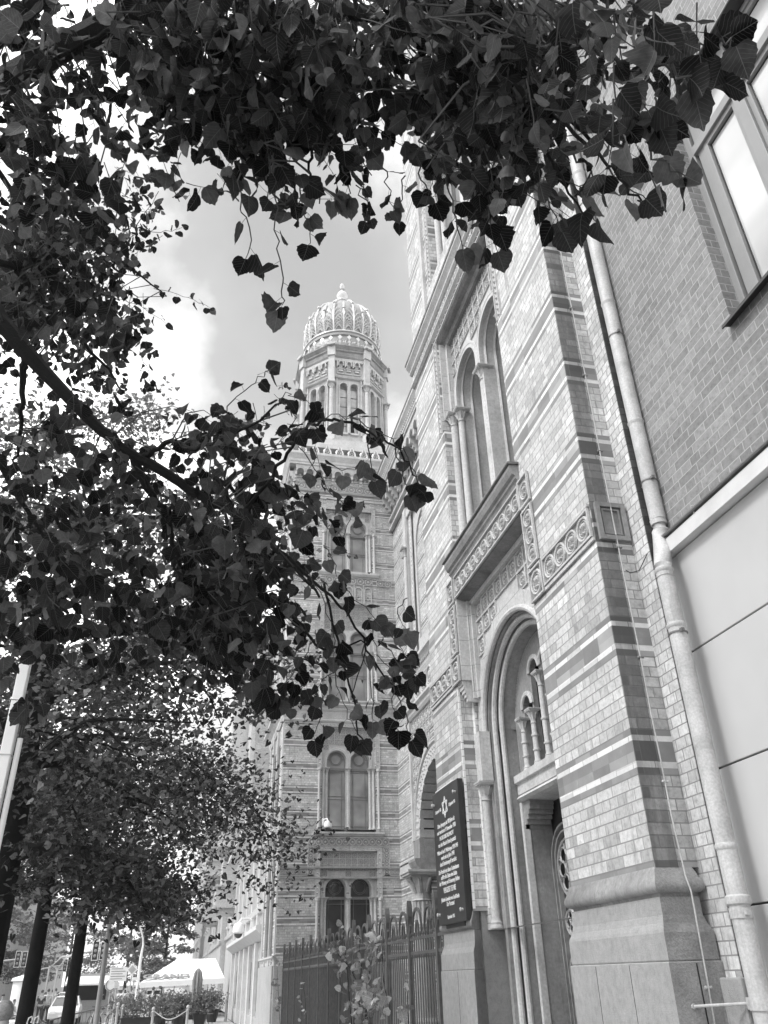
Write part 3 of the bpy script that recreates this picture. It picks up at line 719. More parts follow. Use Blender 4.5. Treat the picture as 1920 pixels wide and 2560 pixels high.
# arched corbel table and main cornice (portal wall then left tower)
def corbel_table(fr,u0,u1,z0,step,proj,mit=0):
    n=max(2,int(round((u1-u0)/step))); st=(u1-u0)/n
    m=MB()
    for i in range(n+1):
        u=u0+i*st; w=st*.14
        for k,(a,b,dq) in enumerate(((0,.14,.25),(.14,.3,.5),(.3,.52,.8))): m.fbox(fr,max(u0-.02,u-w),min(u1+.02,u+w),z0+a*st*2,z0+b*st*2,-.05,proj*dq)
    zs=z0+st*1.04
    for i in range(n):
        uc=u0+(i+.5)*st; m.sweep(fr,uc,zs,None,ring_prof(st*.36,st*.52,-.05,proj*.85),10)
        m.bump(fr,uc,zs-st*.1,st*.22,st*.3,-.02,proj*.25,6)
    zt=zs+st*.5
    m.arch_wall(fr,u0,u1,zs,zt+st*.3,[(u0+(i+.5)*st,st*.5,zs,zs) for i in range(n)],proj*.85,proj*.85,8)
    sub(m,'corbel_table',B['terra'])
    z=zt+st*.3
    m=MB(); m.prof(fr,u0,u1,[(-.1,z),(proj,z),(proj,z+.1),(proj*1.1,z+.14),(proj*1.1,z+.26),(proj*1.35,z+.42),(proj*1.5,z+.5),(proj*1.5,z+.62),(-.1,z+.66)],mit); sub(m,'cornice',B['stone'])
    return z+.62
zt=corbel_table(f7,9.95,30.35,20.0,.62,.42)
m=MB(); m.fbox(f7,9.95,30.4,19.0,19.12,-.1,.06); m.fbox(f7,9.95,30.4,19.5,19.6,-.1,.06); sub(m,'string_course',B['stone'])
m=MB()
u=10.0
while u<30.3:
    m.bump(f7,u,zt-.33,.05,.1,.45,.08,5); u+=.16
sub(m,'cornice_leaves',B['terra'])
m=MB(); m.box(7.0,14,9.92,35.5,zt+.02,zt+.12); sub(m,'roof',B['zinc_dark'])
# ---------------- left tower  x 3.23..8.45, y 30.4..35.62
f0=FY(30.4); X0,X1=3.23,8.45  # tower, dome and portal wall dimensions were scaled about the camera beforehand
U0,U1=4.70,6.77; 
cutz=[(3.2-3.5,5.57),(6.20,10.05),(11.1,15.3),(16.8,19.9)]   # recess ranges
m=MB(); m.fbox(f0,X0,U0,GROUND,22.5,-.5,0); sub(m,'wall',B['brick_far'])
m=MB(); m.fbox(f0,U1,X1,GROUND,22.5,-.5,0); sub(m,'wall',B['brick_far'])
for a,b in ((GROUND,GROUND+.6),(5.57,6.20),(10.05,11.1),(15.3,16.8),(19.9,22.5)):
    m=MB(); m.fbox(f0,U0,U1,a,b,-.5,0); sub(m,'wall',B['brick_far'])
m=MB(); m.box(X0,X1,30.9,35.62,GROUND,23.2); sub(m,'wall',B['brick_far'])
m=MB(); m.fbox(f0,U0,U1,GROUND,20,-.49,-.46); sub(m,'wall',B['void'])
bays=[(GROUND+.6,4.05,4.32,5.57,'glass_dark'),(6.32,8.50,8.80,10.05,'glass'),(11.1,13.2,13.75,15.3,'glass'),(16.8,18.75,19.05,19.9,'glass')]
for z0,zt_,zs,ztop,gl in bays:
    twin_window(f0,U0,U1,z0,zt_,zs,ztop,-.12,glass=gl,deep=.26)
    m=MB(); n=int((ztop-zt_+.1)/.14); studs(m,f0,U0-.17,U0-.03,zt_-.1,ztop+.15,.01,n,True,.035); studs(m,f0,U1+.03,U1+.17,zt_-.1,ztop+.15,.01,n,True,.035); studs(m,f0,U0-.02,U1+.02,ztop+.02,ztop+.15,.01,15,False,.035)
    sub(m,'stud_border',B['terra'])
    m=MB()
    for s_,a in ((1,U0-.1),(-1,U1+.1)): m.lathe(f0(a,0,.03)[:2]+(z0,),[(.07,0),(.05,.08),(.05,zt_-z0-.12),(.08,zt_-z0-.1),(.08,zt_-z0-.02)],8)
    sub(m,'column',B['stone'],None,True)
def panelbox(u0,u1,z0,z1,n):
    m=MB(); rosettes(m,f0,u0,u1,z0,z1,.02,n,rich=False); sub(m,'rosette_frieze',B['terra'])
panelbox(4.23,7.24,5.72,6.02,12); panelbox(3.25,4.5,4.75,4.98,9); panelbox(6.97,7.62,4.75,4.98,5)
for a in ((4.23,4.45,4.75,5.7),(7.02,7.24,4.75,5.7)):
    m=MB(); rosettes(m,f0,*a,.02,5,True,.018,False); sub(m,'rosette_frieze',B['terra'])
m=MB(); m.prof(f0,4.40,7.05,[(-.1,6.06),(.03,6.06),(.06,6.1),(.14,6.14),(.14,6.2),(-.1,6.24)],0); m.prof(f0,X0,7.65,[(-.1,4.66),(.03,4.66),(.05,4.72),(-.1,4.73)],0);m.prof(f0,X0,7.65,[(-.1,5.0),(.05,5.0),(.07,5.05),(-.1,5.07)],0); sub(m,'sill',B['stone'])
# storey cornice
m=MB(); m.prof(f0,X0,X1,[(-.1,10.22),(.04,10.22),(.07,10.28),(.04,10.34),(.04,10.62),(.1,10.7),(.1,10.78),(.22,10.86),(.22,10.93),(-.1,10.98)],1); sub(m,'cornice',B['stone'])
panelbox(X0+.05,7.6,10.36,10.60,26)
m=MB(); m.prof(f0,U0-.3,U1+.3,[(-.1,16.6),(.03,16.6),(.1,16.7),(.1,16.8),(-.1,16.84)],0); m.prof(f0,U0-.2,U1+.2,[(-.1,11.0),(.03,11.0),(.12,11.05),(.12,11.1),(-.1,11.12)],0); sub(m,'sill',B['stone'])
panelbox(U0,U1,16.2,16.55,6); panelbox(6.95,7.62,16.2,16.5,2); panelbox(X0+.02,4.5,16.2,16.5,4)
m=MB()
for i in range(5):   # blind traceried panels below the top lights
    a=U0+i*(U1-U0)/5; b=a+(U1-U0)/5
    m.fbox(f0,a,a+.04,15.3,16.2,0,.05); m.sweep(f0,(a+b)/2,15.95,15.35,ring_prof(.13,.17,0,.05),8); m.torus(f0,(a+b)/2,15.6,.08,.02,.02,8,4)
sub(m,'blind_tracery',B['terra'])
m=MB(); m.prof(f0,X0,X1,[(-.1,20.4),(.04,20.4),(.04,20.5),(-.1,20.5)],0); m.prof(f0,X0,X1,[(-.1,20.74),(.05,20.74),(.1,20.8),(-.1,20.82)],0); sub(m,'string_course',B['stone'])
panelbox(X0+.1,7.6,20.84,21.2,11)
for frr,a,b in ((f0,X0,X1),(FX(X0),30.4,35.62)):
    zc=corbel_table(frr,a,b,21.2,.42,.3,1)
    m=MB(); n=int((b-a)/.55)
    for i in range(n):
        uc=a+(i+.5)*(b-a)/n
        m.torus(frr,uc,zc+.28,.17,.035,.2,10,4); m.torus(frr,uc,zc+.28,.07,.02,.2,8,4); m.prism(frr,[(uc-.26,zc),(uc-.2,zc),(uc+.0,zc+.62),(uc-.04,zc+.62)],.17,.24); m.prism(frr,[(uc+.26,zc),(uc+.2,zc),(uc-.0,zc+.62),(uc+.04,zc+.62)],.17,.24)
    sub(m,'parapet_tracery',B['gold'])
m=MB(); m.box(X0-.1,X1+.1,30.3,35.72,23.18,23.4); m.box(X0+.25,X1-.25,30.65,35.37,23.4,24.0); sub(m,'roof',B['stone'])
# street face of the left tower seen at a grazing angle
ft=FX(X0)
m=MB()
for u in (30.6,32.2,33.8,35.3): m.fbox(ft,u-.12,u+.12,GROUND,22,-.1,.08 if u not in(30.6,35.3) else .05)
sub(m,'pilaster',B['stone'])
m=MB(); cornice(m,ft,30.4,35.62,10.3,10.95,.32,1); m.prof(ft,31.3,34.7,[(-.1,6.0),(.1,6.0),(.25,6.2),(.25,6.35),(-.1,6.45)],0); cornice(m,ft,30.4,35.62,2.0,2.3,.12); sub(m,'cornice',B['stone'])
m=MB(); m.fbox(ft,31.7,34.3,GROUND,5.4,-.2,.012); m.fbox(ft,31.7,34.3,7.0,9.6,-.2,.012); sub(m,'window',B['glass_dark'])
# plinth of tower and wall
m=MB(); m.fbox(f0,X0-.05,X1,GROUND,2.0,-.3,.1); m.fbox(ft,30.5,35.65,GROUND,2.01,-.3,.1); sub(m,'plinth',B['granite'])
# ---------------- octagon lantern and dome
OC=(5.84,33.01); AP=2.15; SID=.8284*AP
for k in range(8):
    th=-PI/2+k*PI/4; N=(math.cos(th),math.sin(th)); U=(-N[1],N[0])
    fo=Fr((OC[0]+N[0]*AP,OC[1]+N[1]*AP),U,N); h=SID/2
    m=MB(); m.arch_wall(fo,-h,h,24.0,29.3,[(-.27,.2,24.6,27.55),(.27,.2,24.6,27.55)],-.05,.3,12); sub(m,'wall',B['stone'])
    m=MB()
    for c in (-.27,.27): m.sweep(fo,c,27.55,24.6,roll(.215,-.03,.03,5),12); m.fbox(fo,c-.2,c+.2,24.5,24.6,-.3,.05)
    m.fbox(fo,-.66,-.6,24.5,28.0,-.06,.03); m.fbox(fo,.6,.66,24.5,28.0,-.06,.03); m.prof(fo,-.7,.7,[(-.1,27.95),(.08,28.0),(.12,28.08),(-.1,28.12)],0)
    m.lathe(fo(0,0,0)[:2]+(24.6,),[(.06,0),(.045,.1),(.045,2.7),(.07,2.75),(.07,2.95)],8)
    sub(m,'archivolt',B['stone'],None,True)
    for c in (-.27,.27):
        m=MB(); m.prism(fo,[(c-.2,24.6)]+[(c-.2*math.cos(PI*i/10),27.55+.2*math.sin(PI*i/10)) for i in range(11)]+[(c+.2,24.6)],-.29,-.27); g=sub(m,'window',B['glass'])
        m=MB(); 
        for z in (25.2,25.8,26.4,27.0,27.55): m.fbox(fo,c-.2,c+.2,z-.018,z+.018,-.27,-.25)
        m.build('glazing_bar',B['wood'],g)
    m=MB()
    for i in range(3):
        a=-.62+i*.42; m.fbox(fo,a,a+.38,28.3,28.36,-.05,.03)
        for q in ((a,a+.02,28.36,28.62),(a+.36,a+.38,28.36,28.62),(a,a+.38,28.62,28.66)): m.fbox(fo,*q,-.05,.03)
        m.fbox(fo,a+.08,a+.30,28.45,28.55,-.05,.06)
        m.sweep(fo,a+.19,28.98,28.8,ring_prof(.1,.16,-.05,.1),8)
        m.fbox(fo,a-.04,a+.02,28.7,29.1,-.05,.12)
    m.fbox(fo,-h,h,29.1,29.32,-.1,.08)
    sub(m,'corbel_table',B['terra'])
    m=MB(); hh=h+.02
    m.prof(fo,-hh,hh,[(-.2,29.3),(.1,29.3),(.13,29.4),(.1,29.45),(.1,29.68),(.17,29.75),(.17,29.82),(.26,29.95),(.3,30.0),(.3,30.05),(-.2,30.08)],.414); sub(m,'cornice',B['stone_dirty_shaded'])
    # corner pier and column
    th2=th+PI/8; RR=AP/math.cos(PI/8); c=(OC[0]+math.cos(th2)*RR,OC[1]+math.sin(th2)*RR)
    N2=(math.cos(th2),math.sin(th2)); fc=Fr(c,(-N2[1],N2[0]),N2)
    m=MB(); m.fbox(fc,-.16,.16,27.7,29.35,-.2,.14); m.fbox(fc,-.2,.2,27.6,27.7,-.2,.2); m.fbox(fc,-.2,.2,29.35,30.02,-.2,.22); m.fbox(fc,-.2,.2,24.0,24.5,-.2,.2); m.fbox(fc,-.23,.23,29.95,30.09,-.2,.36); sub(m,'corner_pier',B['stone'])
    p=fc(0,0,.04); column(p[0],p[1],24.5,27.6,.1,27.25)
m=MB(); m.lathe(OC+(0,),[(2.0,24.0),(1.7,30.0),(2.0,30.0)],8,PI/8); sub(m,'wall',B['void'])
m=MB(); m.lathe(OC+(0,),[(2.12,30.0),(2.12,30.1),(2.02,30.15),(2.02,31.1),(2.1,31.12),(2.12,31.25),(2.04,31.3),(2.04,31.36),(1.9,31.4)],48); sub(m,'drum',B['dome'],None,True)
m=MB()
for k in range(28):
    th=2*PI*k/28; N=(math.cos(th),math.sin(th)); fo=Fr((OC[0]+N[0]*2.2,OC[1]+N[1]*2.2),(-N[1],N[0]),N)
    m.prism(fo,[(0,30.66),(.13,30.82),(0,30.98),(-.13,30.82)],-.02,.02); m.torus(fo,-.12,30.5,.09,.025,0,8,4); m.torus(fo,.12,30.5,.09,.025,0,8,4); m.tube([fo(-.2,30.1,0),fo(0,30.35,0),fo(.2,30.1,0)],.025,4); m.tube([fo(0,30.1,0),fo(0,30.66,0)],.022,4); m.torus(fo,0,30.82,.07,.02,.0,8,4)
sub(m,'dome_crest',B['gold'])
prof=[(1.92,31.36),(2.02,31.7),(2.08,32.1),(2.08,32.6),(1.99,33.15),(1.8,33.7),(1.5,34.2),(1.1,34.62),(.65,34.92),(.25,35.08),(.05,35.12)]
m=MB(); m.lathe(OC+(0,),prof,48); dome=sub(m,'dome',B['dome'],None,True)
NR=12
def dp(th,q,off=0):
    q=max(0,min(len(prof)-1.001,q)); i=int(q); t=q-i; r=prof[i][0]*(1-t)+prof[i+1][0]*t+off; z=prof[i][1]*(1-t)+prof[i+1][1]*t
    return (OC[0]+math.cos(th)*r,OC[1]+math.sin(th)*r,z)
for k in range(NR):
    th=-1.44+2*PI*k/NR
    m=MB(); m.tube([dp(th,q*.5,.05) for q in range(0,20)],[.04]*2+[.055]*17+[.03],6); m.ellip(dp(th,5.0,.1),(.1,.1,.09),8,5); m.build('rib',B['gold'],dome,True)
    for hs,tt in ((5.2,th),(3.6,th+PI/NR)):
        m=MB()
        if tt!=th: m.tube([dp(tt,q*.4,.05) for q in range(0,11)],.045,5); m.ellip(dp(tt,3.9,.09),(.09,.09,.09),8,5); m.tube([dp(tt,3.9,.05),dp(tt,5,.05)],.05,5)
        for j in range(7):
            q0=.3+j*(hs-1.2)/7
            for s_ in (1,-1):
                w=.19*math.sin(PI*min(1,(j+2.2)/8.5))+.02
                m.tube([dp(tt,q0,.04),dp(tt+s_*w*.55,q0+.75,.06),dp(tt+s_*w,q0+1.0,.07),dp(tt+s_*w*1.02,q0+.72,.05)],[.018,.03,.032,.016],4)
        m.build('palmette',B['gold'],dome,True)
m=MB(); m.lathe(OC+(0,),[(2.06,31.3),(2.16,31.34),(2.16,31.4),(2.06,31.45)],48); m.build('ring_moulding',B['gold'],dome,True)
m=MB(); m.lathe(OC+(0,),[(.3,35.0),(.34,35.15),(.2,35.3),(.16,35.5),(.32,35.58),(.32,35.66),(.2,35.72),(.28,35.92),(.33,36.08),(.28,36.22),(.15,36.3),(.1,36.36),(.1,36.5),(.16,36.56),(.08,36.62),(.12,36.72),(.15,36.86),(.1,36.9),(.1,37.0),(.02,37.08)],16); m.build('finial',B['gold'],dome,True)
# ================================================================ MODERN BUILDING AT THE RIGHT
XM=3.45; fm=FX(XM); YM=4.79
mod=thing('brick_building','modern grey brick building with smooth stucco base and wide metal windows','building',loc=(XM,0,GROUND))
def msub(mb,name,mat,parent=None,smooth=False,bevel=0):
    o=mb.build(name,mat,None,smooth,bevel); o.parent=parent or mod
    if parent is None: o.location=(-XM,0,-GROUND)
    return o
wins=[(3.50,2.05,5.58,8.02),(0.65,-.8,5.58,8.02),(3.50,2.05,9.5,11.9),(0.65,-.8,9.5,11.9)]
m=MB(); ycuts=sorted({-9.0,YM}|{w_[0] for w_ in wins}|{w_[1] for w_ in wins})
for a,b in zip(ycuts[:-1],ycuts[1:]):
    zc=4.54
    for w_ in sorted([w_ for w_ in wins if abs(w_[1]-a)<1e-6],key=lambda w_:w_[2]):
        m.fbox(fm,a,b,zc,w_[2],-.5,0); zc=w_[3]
    m.fbox(fm,a,b,zc,22,-.5,0)
msub(m,'wall',B['brick_modern'])
m=MB(); m.box(XM+.5,9.5,-9,4.79,GROUND,22); msub(m,'wall',B['void'])
m=MB(); m.box(XM-.1,9.6,-9.1,4.8,22,22.2); msub(m,'roof',B['zinc_dark'])
# stucco panels with open joints
seams=[GROUND,.29,1.11,1.93,2.75,3.57,4.32]; ys=[YM,3.05,.75,-1.6,-3.9,-6.2,-9.0]
for a,b in zip(seams[:-1],seams[1:]):
    for y1,y0 in zip(ys[:-1],ys[1:]):
        m=MB(); m.fbox(fm,y0+.004,y1-.004,a+.008,b-.004,-.3,.03); msub(m,'stucco_panel',B['stucco'],None,False,.004)
m=MB(); m.prof(fm,-9,YM,[(-.2,4.325),(.10,4.325),(.10,4.44),(.03,4.5),(-.2,4.5)],0); msub(m,'ledge',B['concrete'])
m=MB(); m.prof(fm,-9,YM,[(-.2,4.502),(.115,4.455),(.12,4.465),(.12,4.475),(.0,4.53),(-.2,4.535)],0); msub(m,'flashing',B['zinc_dark'])
m=MB()
for k in range(9): m.lathe((XM-.1,YM-.5-k*1.0,0),[(.006,4.44),(.006,4.49),(.012,4.5),(.0,4.51)],6)
msub(m,'fixing_screw',B['zinc'])
for y1,y0,z0,z1 in wins:
    # soldier jamb bricks lie in the reveal
    m=MB(); dpt=-.17
    m.fbox(fm,y0-.0,y0+.06,z0,z1,dpt,dpt+.05); m.fbox(fm,y1-.06,y1,z0,z1,dpt,dpt+.05); m.fbox(fm,y0,y1,z0,z0+.06,dpt,dpt+.05); m.fbox(fm,y0,y1,z1-.06,z1,dpt,dpt+.05)
    m.fbox(fm,y1-.16,y1-.08,z0+.08,z1-.1,dpt-.02,dpt+.03)
    yc=y1-.63; m.fbox(fm,yc-.05,yc+.05,z0+.06,z1-.06,dpt,dpt+.06)
    zt=z0+1.88; m.fbox(fm,y0+.06,y1-.06,zt-.045,zt+.045,dpt,dpt+.062)
    for (a,b) in ((yc+.05,y1-.16),(y0+.06,yc-.05)):
        for (c,d) in ((z0+.06,zt-.045),(zt+.045,z1-.06)):
            for q in ((a,a+.045,c,d),(b-.045,b,c,d),(a+.045,b-.045,c,c+.045),(a+.045,b-.045,d-.045,d)): m.fbox(fm,*q,dpt-.01,dpt+.035)
    wf=msub(m,'window',B['winframe'],None,False,.004)
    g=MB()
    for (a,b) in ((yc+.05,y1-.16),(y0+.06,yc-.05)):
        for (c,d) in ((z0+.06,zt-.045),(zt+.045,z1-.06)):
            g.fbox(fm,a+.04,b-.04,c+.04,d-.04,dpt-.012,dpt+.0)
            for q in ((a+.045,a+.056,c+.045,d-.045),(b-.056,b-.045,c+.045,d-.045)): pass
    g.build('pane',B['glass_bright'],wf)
    s=MB()
    for (a,b) in ((yc+.05,y1-.16),(y0+.06,yc-.05)):
        for (c,d) in ((z0+.06,zt-.045),(zt+.045,z1-.06)):
            for q in ((a+.045,a+.055,c+.045,d-.045),(b-.055,b-.045,c+.045,d-.045),(a+.055,b-.055,c+.045,c+.055),(a+.055,b-.055,d-.055,d-.045)): s.fbox(fm,*q,dpt+.0,dpt+.006)
    s.build('rubber_seal',B['black'],wf)
    r=MB(); r.fbox(fm,y0-.001,y1+.0,z0-.012,z0,-.2,.0); r.prof(fm,y0-.03,y1+.03,[(-.17,z0+.03),(.07,z0-.02),(.075,z0-.05),(.065,z0-.05),(.06,z0-.028),(-.17,z0+.015)],0); r.build('sill',B['black'],wf)
    h=MB(); h.fbox(fm,y0,y1,z1-.012,z1-.0005,-.2,-.003); h.build('shaded_soffit',B['black'],wf)  # thin black sheet: shade under the window head, put in as colour
# ================================================================ DRAINPIPE, LIGHTNING CONDUCTOR
pipe=thing('drainpipe','zinc rain pipe with kinked joint running down beside the brick pier','drainpipe',loc=(3.27,4.62,GROUND))
px_,py_=3.27,4.68
def psub(mb,name,mat,parent=None,smooth=False):
    o=mb.build(name,mat,None,smooth); o.parent=parent or pipe
    if parent is None: o.location=(-3.27,-4.62,-GROUND)
    return o
R_=.062; ux,uy=3.39,4.78     # upper run sits further back
m=MB(); m.lathe((ux,uy,0),[(R_,4.62),(R_,22)],20); psub(m,'pipe',B['zinc'],None,True)
m=MB(); m.tube([(ux,uy,4.66),(ux-.005,uy-.005,4.55),(ux-.06,uy-.05,4.36),(px_+.005,py_+.005,4.20),(px_,py_,4.10)],[R_+.004]*5,18); psub(m,'offset_bend',B['zinc'],None,True)
m=MB(); m.lathe((px_,py_,0),[(R_,GROUND),(R_,4.14)],20); psub(m,'pipe',B['zinc'],None,True)
for z in (4.56,5.62,7.02,8.9,10.9): m=MB(); m.lathe((ux,uy,0),[(R_+.001,z-.03),(R_+.006,z-.01),(R_+.008,z),(R_+.002,z+.01)],20); psub(m,'joint_bead',B['zinc'],None,True)
for z in (4.16,3.72,2.25): m=MB(); m.lathe((px_,py_,0),[(R_+.001,z-.02),(R_+.007,z-.008),(R_+.007,z+.008),(R_+.001,z+.02)],20); psub(m,'joint_bead',B['zinc'],None,True)
m=MB(); m.lathe((px_,py_,0),[(R_+.001,1.92),(R_+.012,1.93),(R_+.014,1.95),(R_+.012,1.97),(R_+.001,1.98)],20); psub(m,'joint_bead',B['zinc'],None,True)
for (cx,cy,z) in ((ux,uy,5.02),(ux,uy,6.6),(ux,uy,8.4),(px_,py_,3.66),(px_,py_,1.88)):
    m=MB(); h=.006 if z>3 else .028
    m.lathe((cx,cy,0),[(R_,z-h),(R_+.006,z-h),(R_+.006,z+h),(R_,z+h)],20)
    for s_ in (1,-1): m.box(cx-.012+s_*(R_+.022)*.2,cx+.012+s_*(R_+.022)*.2,cy+s_*(R_+.018)-.014,cy+s_*(R_+.018)+.014,z-.012,z+.012); m.tube([(cx,cy+s_*(R_+.018),z),(cx-.025,cy+s_*(R_+.02),z)],.007,6)
    psub(m,'clamp',B['zinc'] if z<3 else B['zinc_dark'])
m=MB(); z=1.42; m.lathe((px_,py_,0),[(R_,z-.032),(R_+.008,z-.032),(R_+.008,z+.032),(R_,z+.032)],20); m.box(px_-.02,px_+.02,py_+R_,py_+R_+.05,z-.03,z+.03)
m.tube([(px_,py_+R_+.04,z),(px_-.05,py_+.2,z-.005),(3.06,5.04,z-.015)],.009,8); m.tube([(3.06,5.04,z-.015),(3.05,5.07,z-.015)],.016,8); psub(m,'bracket',B['zinc'])
cab=thing('lightning_conductor','thin grey metal conductor rod clipped down the dark side of the brick pier','cable',loc=(3.2,5.08,GROUND))
def csub(mb,name,mat,smooth=False):
    o=mb.build(name,mat,None,smooth); o.parent=cab; o.location=(-3.2,-5.08,-GROUND); return o
pts=[]; z=20.0
rr=random.Random(5)
while z>2.2: pts.append((3.175+rr.uniform(-.004,.004),5.065,z)); z-=.35
pts+=[(3.175,5.04,2.12),(3.18,5.02,2.03),(3.185,5.03,1.93),(3.18,5.035,1.6),(3.17,5.04,1.2),(3.165,5.04,GROUND)]
m=MB(); m.tube(pts,.0055,6); csub(m,'conductor',B['zinc'],True)
m=MB(); m.tube([(3.2,5.07,4.35),(3.24,5.075,4.33),(3.3,5.04,4.34),(3.31,4.9,4.42)],.004,5); csub(m,'conductor',B['black'],True)
for z in (3.62,2.72,4.55,5.5,6.35,7.2,8.1,9.0,10,11,1.5):
    m=MB(); y=5.07 if z>2.2 else 5.045; m.tube([(3.175,y+.03,z),(3.175,y-.01,z)],.007,8); m.tube([(3.175-.012,y,z),(3.175+.028,y,z)],.008,8); m.ellip((3.165,y,z),(.012,.01,.012),8,5); m.ellip((3.2,y-.004,z+.002),(.008,.008,.008),6,4); csub(m,'clip',B['zinc'] if z<3 else B['zinc_dark'],True)
# ================================================================ MEMORIAL PLAQUE
pq=thing('memorial_plaque','black memorial plaque with white German lettering and a six-pointed star on the brick pier','plaque',loc=(3,9.4,2.1))
def qsub(o): o.parent=pq; o.location=(-3,-9.4,-2.1); return o
m=MB(); m.fbox(f3,8.84,9.86,2.09,3.53,.02,.085); qsub(m.build('slab',B['plaque'],None,False,.004))
m=MB(); m.fbox(f3,9.0,9.70,3.531,3.545,.03,.09); qsub(m.build('capping',B['white']))
m=MB(); m.fbox(f3,8.98,9.66,2.05,2.09,.03,.06); qsub(m.build('support_bar',B['black']))
for u,z in ((8.93,3.40),(9.79,3.40),(8.93,2.20),(9.79,2.20)):
    m=MB(); m.tube([f3(u,z,.08),f3(u,z,.11)],.016,8); m.ellip(f3(u,z,.115),(.01,.022,.022),8,5); qsub(m.build('bolt',B['zinc'],None,True))
UC=9.36
def on_plaque(z,u=UC): return lambda x,y,w_: f3(u-x, z+y, .0865+w_)
m=MB(); s=.115
for k in (0,1):
    P=[(UC+s*math.sin(2*PI*i/3+k*PI),3.31+s*math.cos(2*PI*i/3+k*PI)) for i in range(3)]
    for i in range(3):
        a,b=P[i],P[(i+1)%3]; dx,dz=b[0]-a[0],b[1]-a[1]; L=math.hypot(dx,dz); nx,nz=-dz/L*.008,dx/L*.008
        m.prism(f3,[(a[0]-nx,a[1]-nz),(b[0]-nx,b[1]-nz),(b[0]+nx,b[1]+nz),(a[0]+nx,a[1]+nz)],.0855,.09+k*.0006)
qsub(m.build('star',B['letter']))
lines=[("5. September 1866",3.31,.052,-.28),("5. September 1966",3.31,.052,.28),
("Diese Synagoge ist 100 Jahre alt",3.135,.066,0),("und wurde am 9. November 1938",3.065,.066,0),("IN DER KRISTALLNACHT",2.995,.062,0),("von den Nazis in Brand gesteckt",2.925,.066,0),
("Während des II. Weltkrieges 1939-1945",2.845,.062,0),("wurde sie im Jahre 1943",2.78,.066,0),("durch Bombenangriff zerstört",2.715,.066,0),
("Die Vorderfront dieses Gotteshauses",2.635,.064,0),("soll für alle Zeiten eine Stätte",2.575,.064,0),("der Mahnung und Erinnerung bleiben",2.515,.064,0),
("VERGESST ES NIE",2.43,.078,0),("Jüdische Gemeinde von Groß-Berlin",2.345,.058,0),("Der Vorstand",2.29,.064,0),("September 1966",2.165,.05,0)]
for body,z,sz,du in lines:
    tf=on_plaque(z-.02,UC-du)
    qsub(text_mesh(body,sz,B['letter'],'lettering',None,tf,.001,'CENTER',.0012,.80 if du==0 else .62))
# ================================================================ IRON FENCE
XF=3.12; ff=FX(XF)
fence=thing('iron_fence','tall grey iron railing with pointed arches and spear posts in front of the portal','fence',loc=(XF,18,GROUND))
def fsub(o): o.parent=fence; o.location=(-XF,-18,-GROUND); return o
posts=[10.62+1.36*k for k in range(13)]
m=MB(); m.fbox(ff,9.95,27.3,2.02,2.055,-.012,.012); m.fbox(ff,9.95,27.3,1.85,1.885,-.012,.012); m.fbox(ff,9.95,27.3,.2,.24,-.012,.012); fsub(m.build('rail',B['iron']))
m=MB(); m.fbox(ff,9.95,27.3,GROUND,-.02,-.15,.15); fsub(m.build('base_kerb',B['granite']))
for u in posts:
    m=MB(); m.fbox(ff,u-.028,u+.028,-.02,2.1,-.03,.03); m.fbox(ff,u-.02,u+.02,2.1,2.36,-.03,.03)
    m.prism(ff,[(u-.05,2.32),(u,2.2),(u+.05,2.32),(u+.035,2.44),(u,2.52),(u-.035,2.44)],-.032,.032); m.prism(ff,[(u-.028,2.1),(u-.075,2.2),(u-.06,2.22),(u-.02,2.16)],-.02,.02); m.prism(ff,[(u+.028,2.1),(u+.075,2.2),(u+.06,2.22),(u+.02,2.16)],-.02,.02)
    fsub(m.build('post',B['iron']))
npk=0
def pointed(mb,fr,uc,hw,z0,zs,zt,t,d0,d1):
    out=[];inn=[]
    for i in range(11):
        q=i/10; a=-1+2*q
        def P(h,top): return (uc+h*a, zs+(top-zs)*math.sqrt(max(0,1-abs(a)**2.2)))
        out.append(P(hw,zt)); inn.append(P(hw-t,zt-t*1.4))
    out=[(uc-hw,z0)]+out+[(uc+hw,z0)]; inn=[(uc-hw+t,z0)]+inn+[(uc+hw-t,z0)]
    for i in range(len(out)-1): mb.prism(fr,[out[i],out[i+1],inn[i+1],inn[i]],d0,d1)
for k,u in enumerate([9.26]+posts):
    if u+1.36>27.5: break
    for j in (0,1):
        uc=u+.38+.6*j
        if uc<9.98+.2: continue
        m=MB(); pointed(m,ff,uc,.24,2.1,2.18,2.41,.028,-.012,.012); fsub(m.build('arch',B['iron'])); m=MB(); pointed(m,ff,uc,.08,2.05,2.1,2.26,.022,-.012,.012); fsub(m.build('arch',B['iron']))
u=10.05
while u<27.2:
    if min(abs(u-p) for p in posts)>.05 and npk<170:
        m=MB(); m.tube([ff(u,-.02,0),ff(u,2.1,0)],.0105,6); m.ellip(ff(u,2.09,0),(.018,.018,.03),6,4); m.lathe(ff(u,0,0)[:2]+(1.83,),[(.018,-.02),(.026,0),(.018,.02)],6); 
        o=fsub(m.build('picket',B['iron'])); npk+=1
    u+=.115
o=None
# sheet panels behind the far railings
for k in range(3,12):
    u=posts[k]; m=MB(); m.fbox(ff,u+.03,u+1.33,-.0,1.84,-.045,-.04); 
    for q in (.25,.5,.75): m.fbox(ff,u+1.36*q-.008,u+1.36*q+.008,0,1.84,-.04,-.03)
    if k>6: m.fbox(ff,u+.03,u+1.33,1.87,2.03,-.045,-.035)
    fsub(m.build('sheet_panel',B['ironl']))
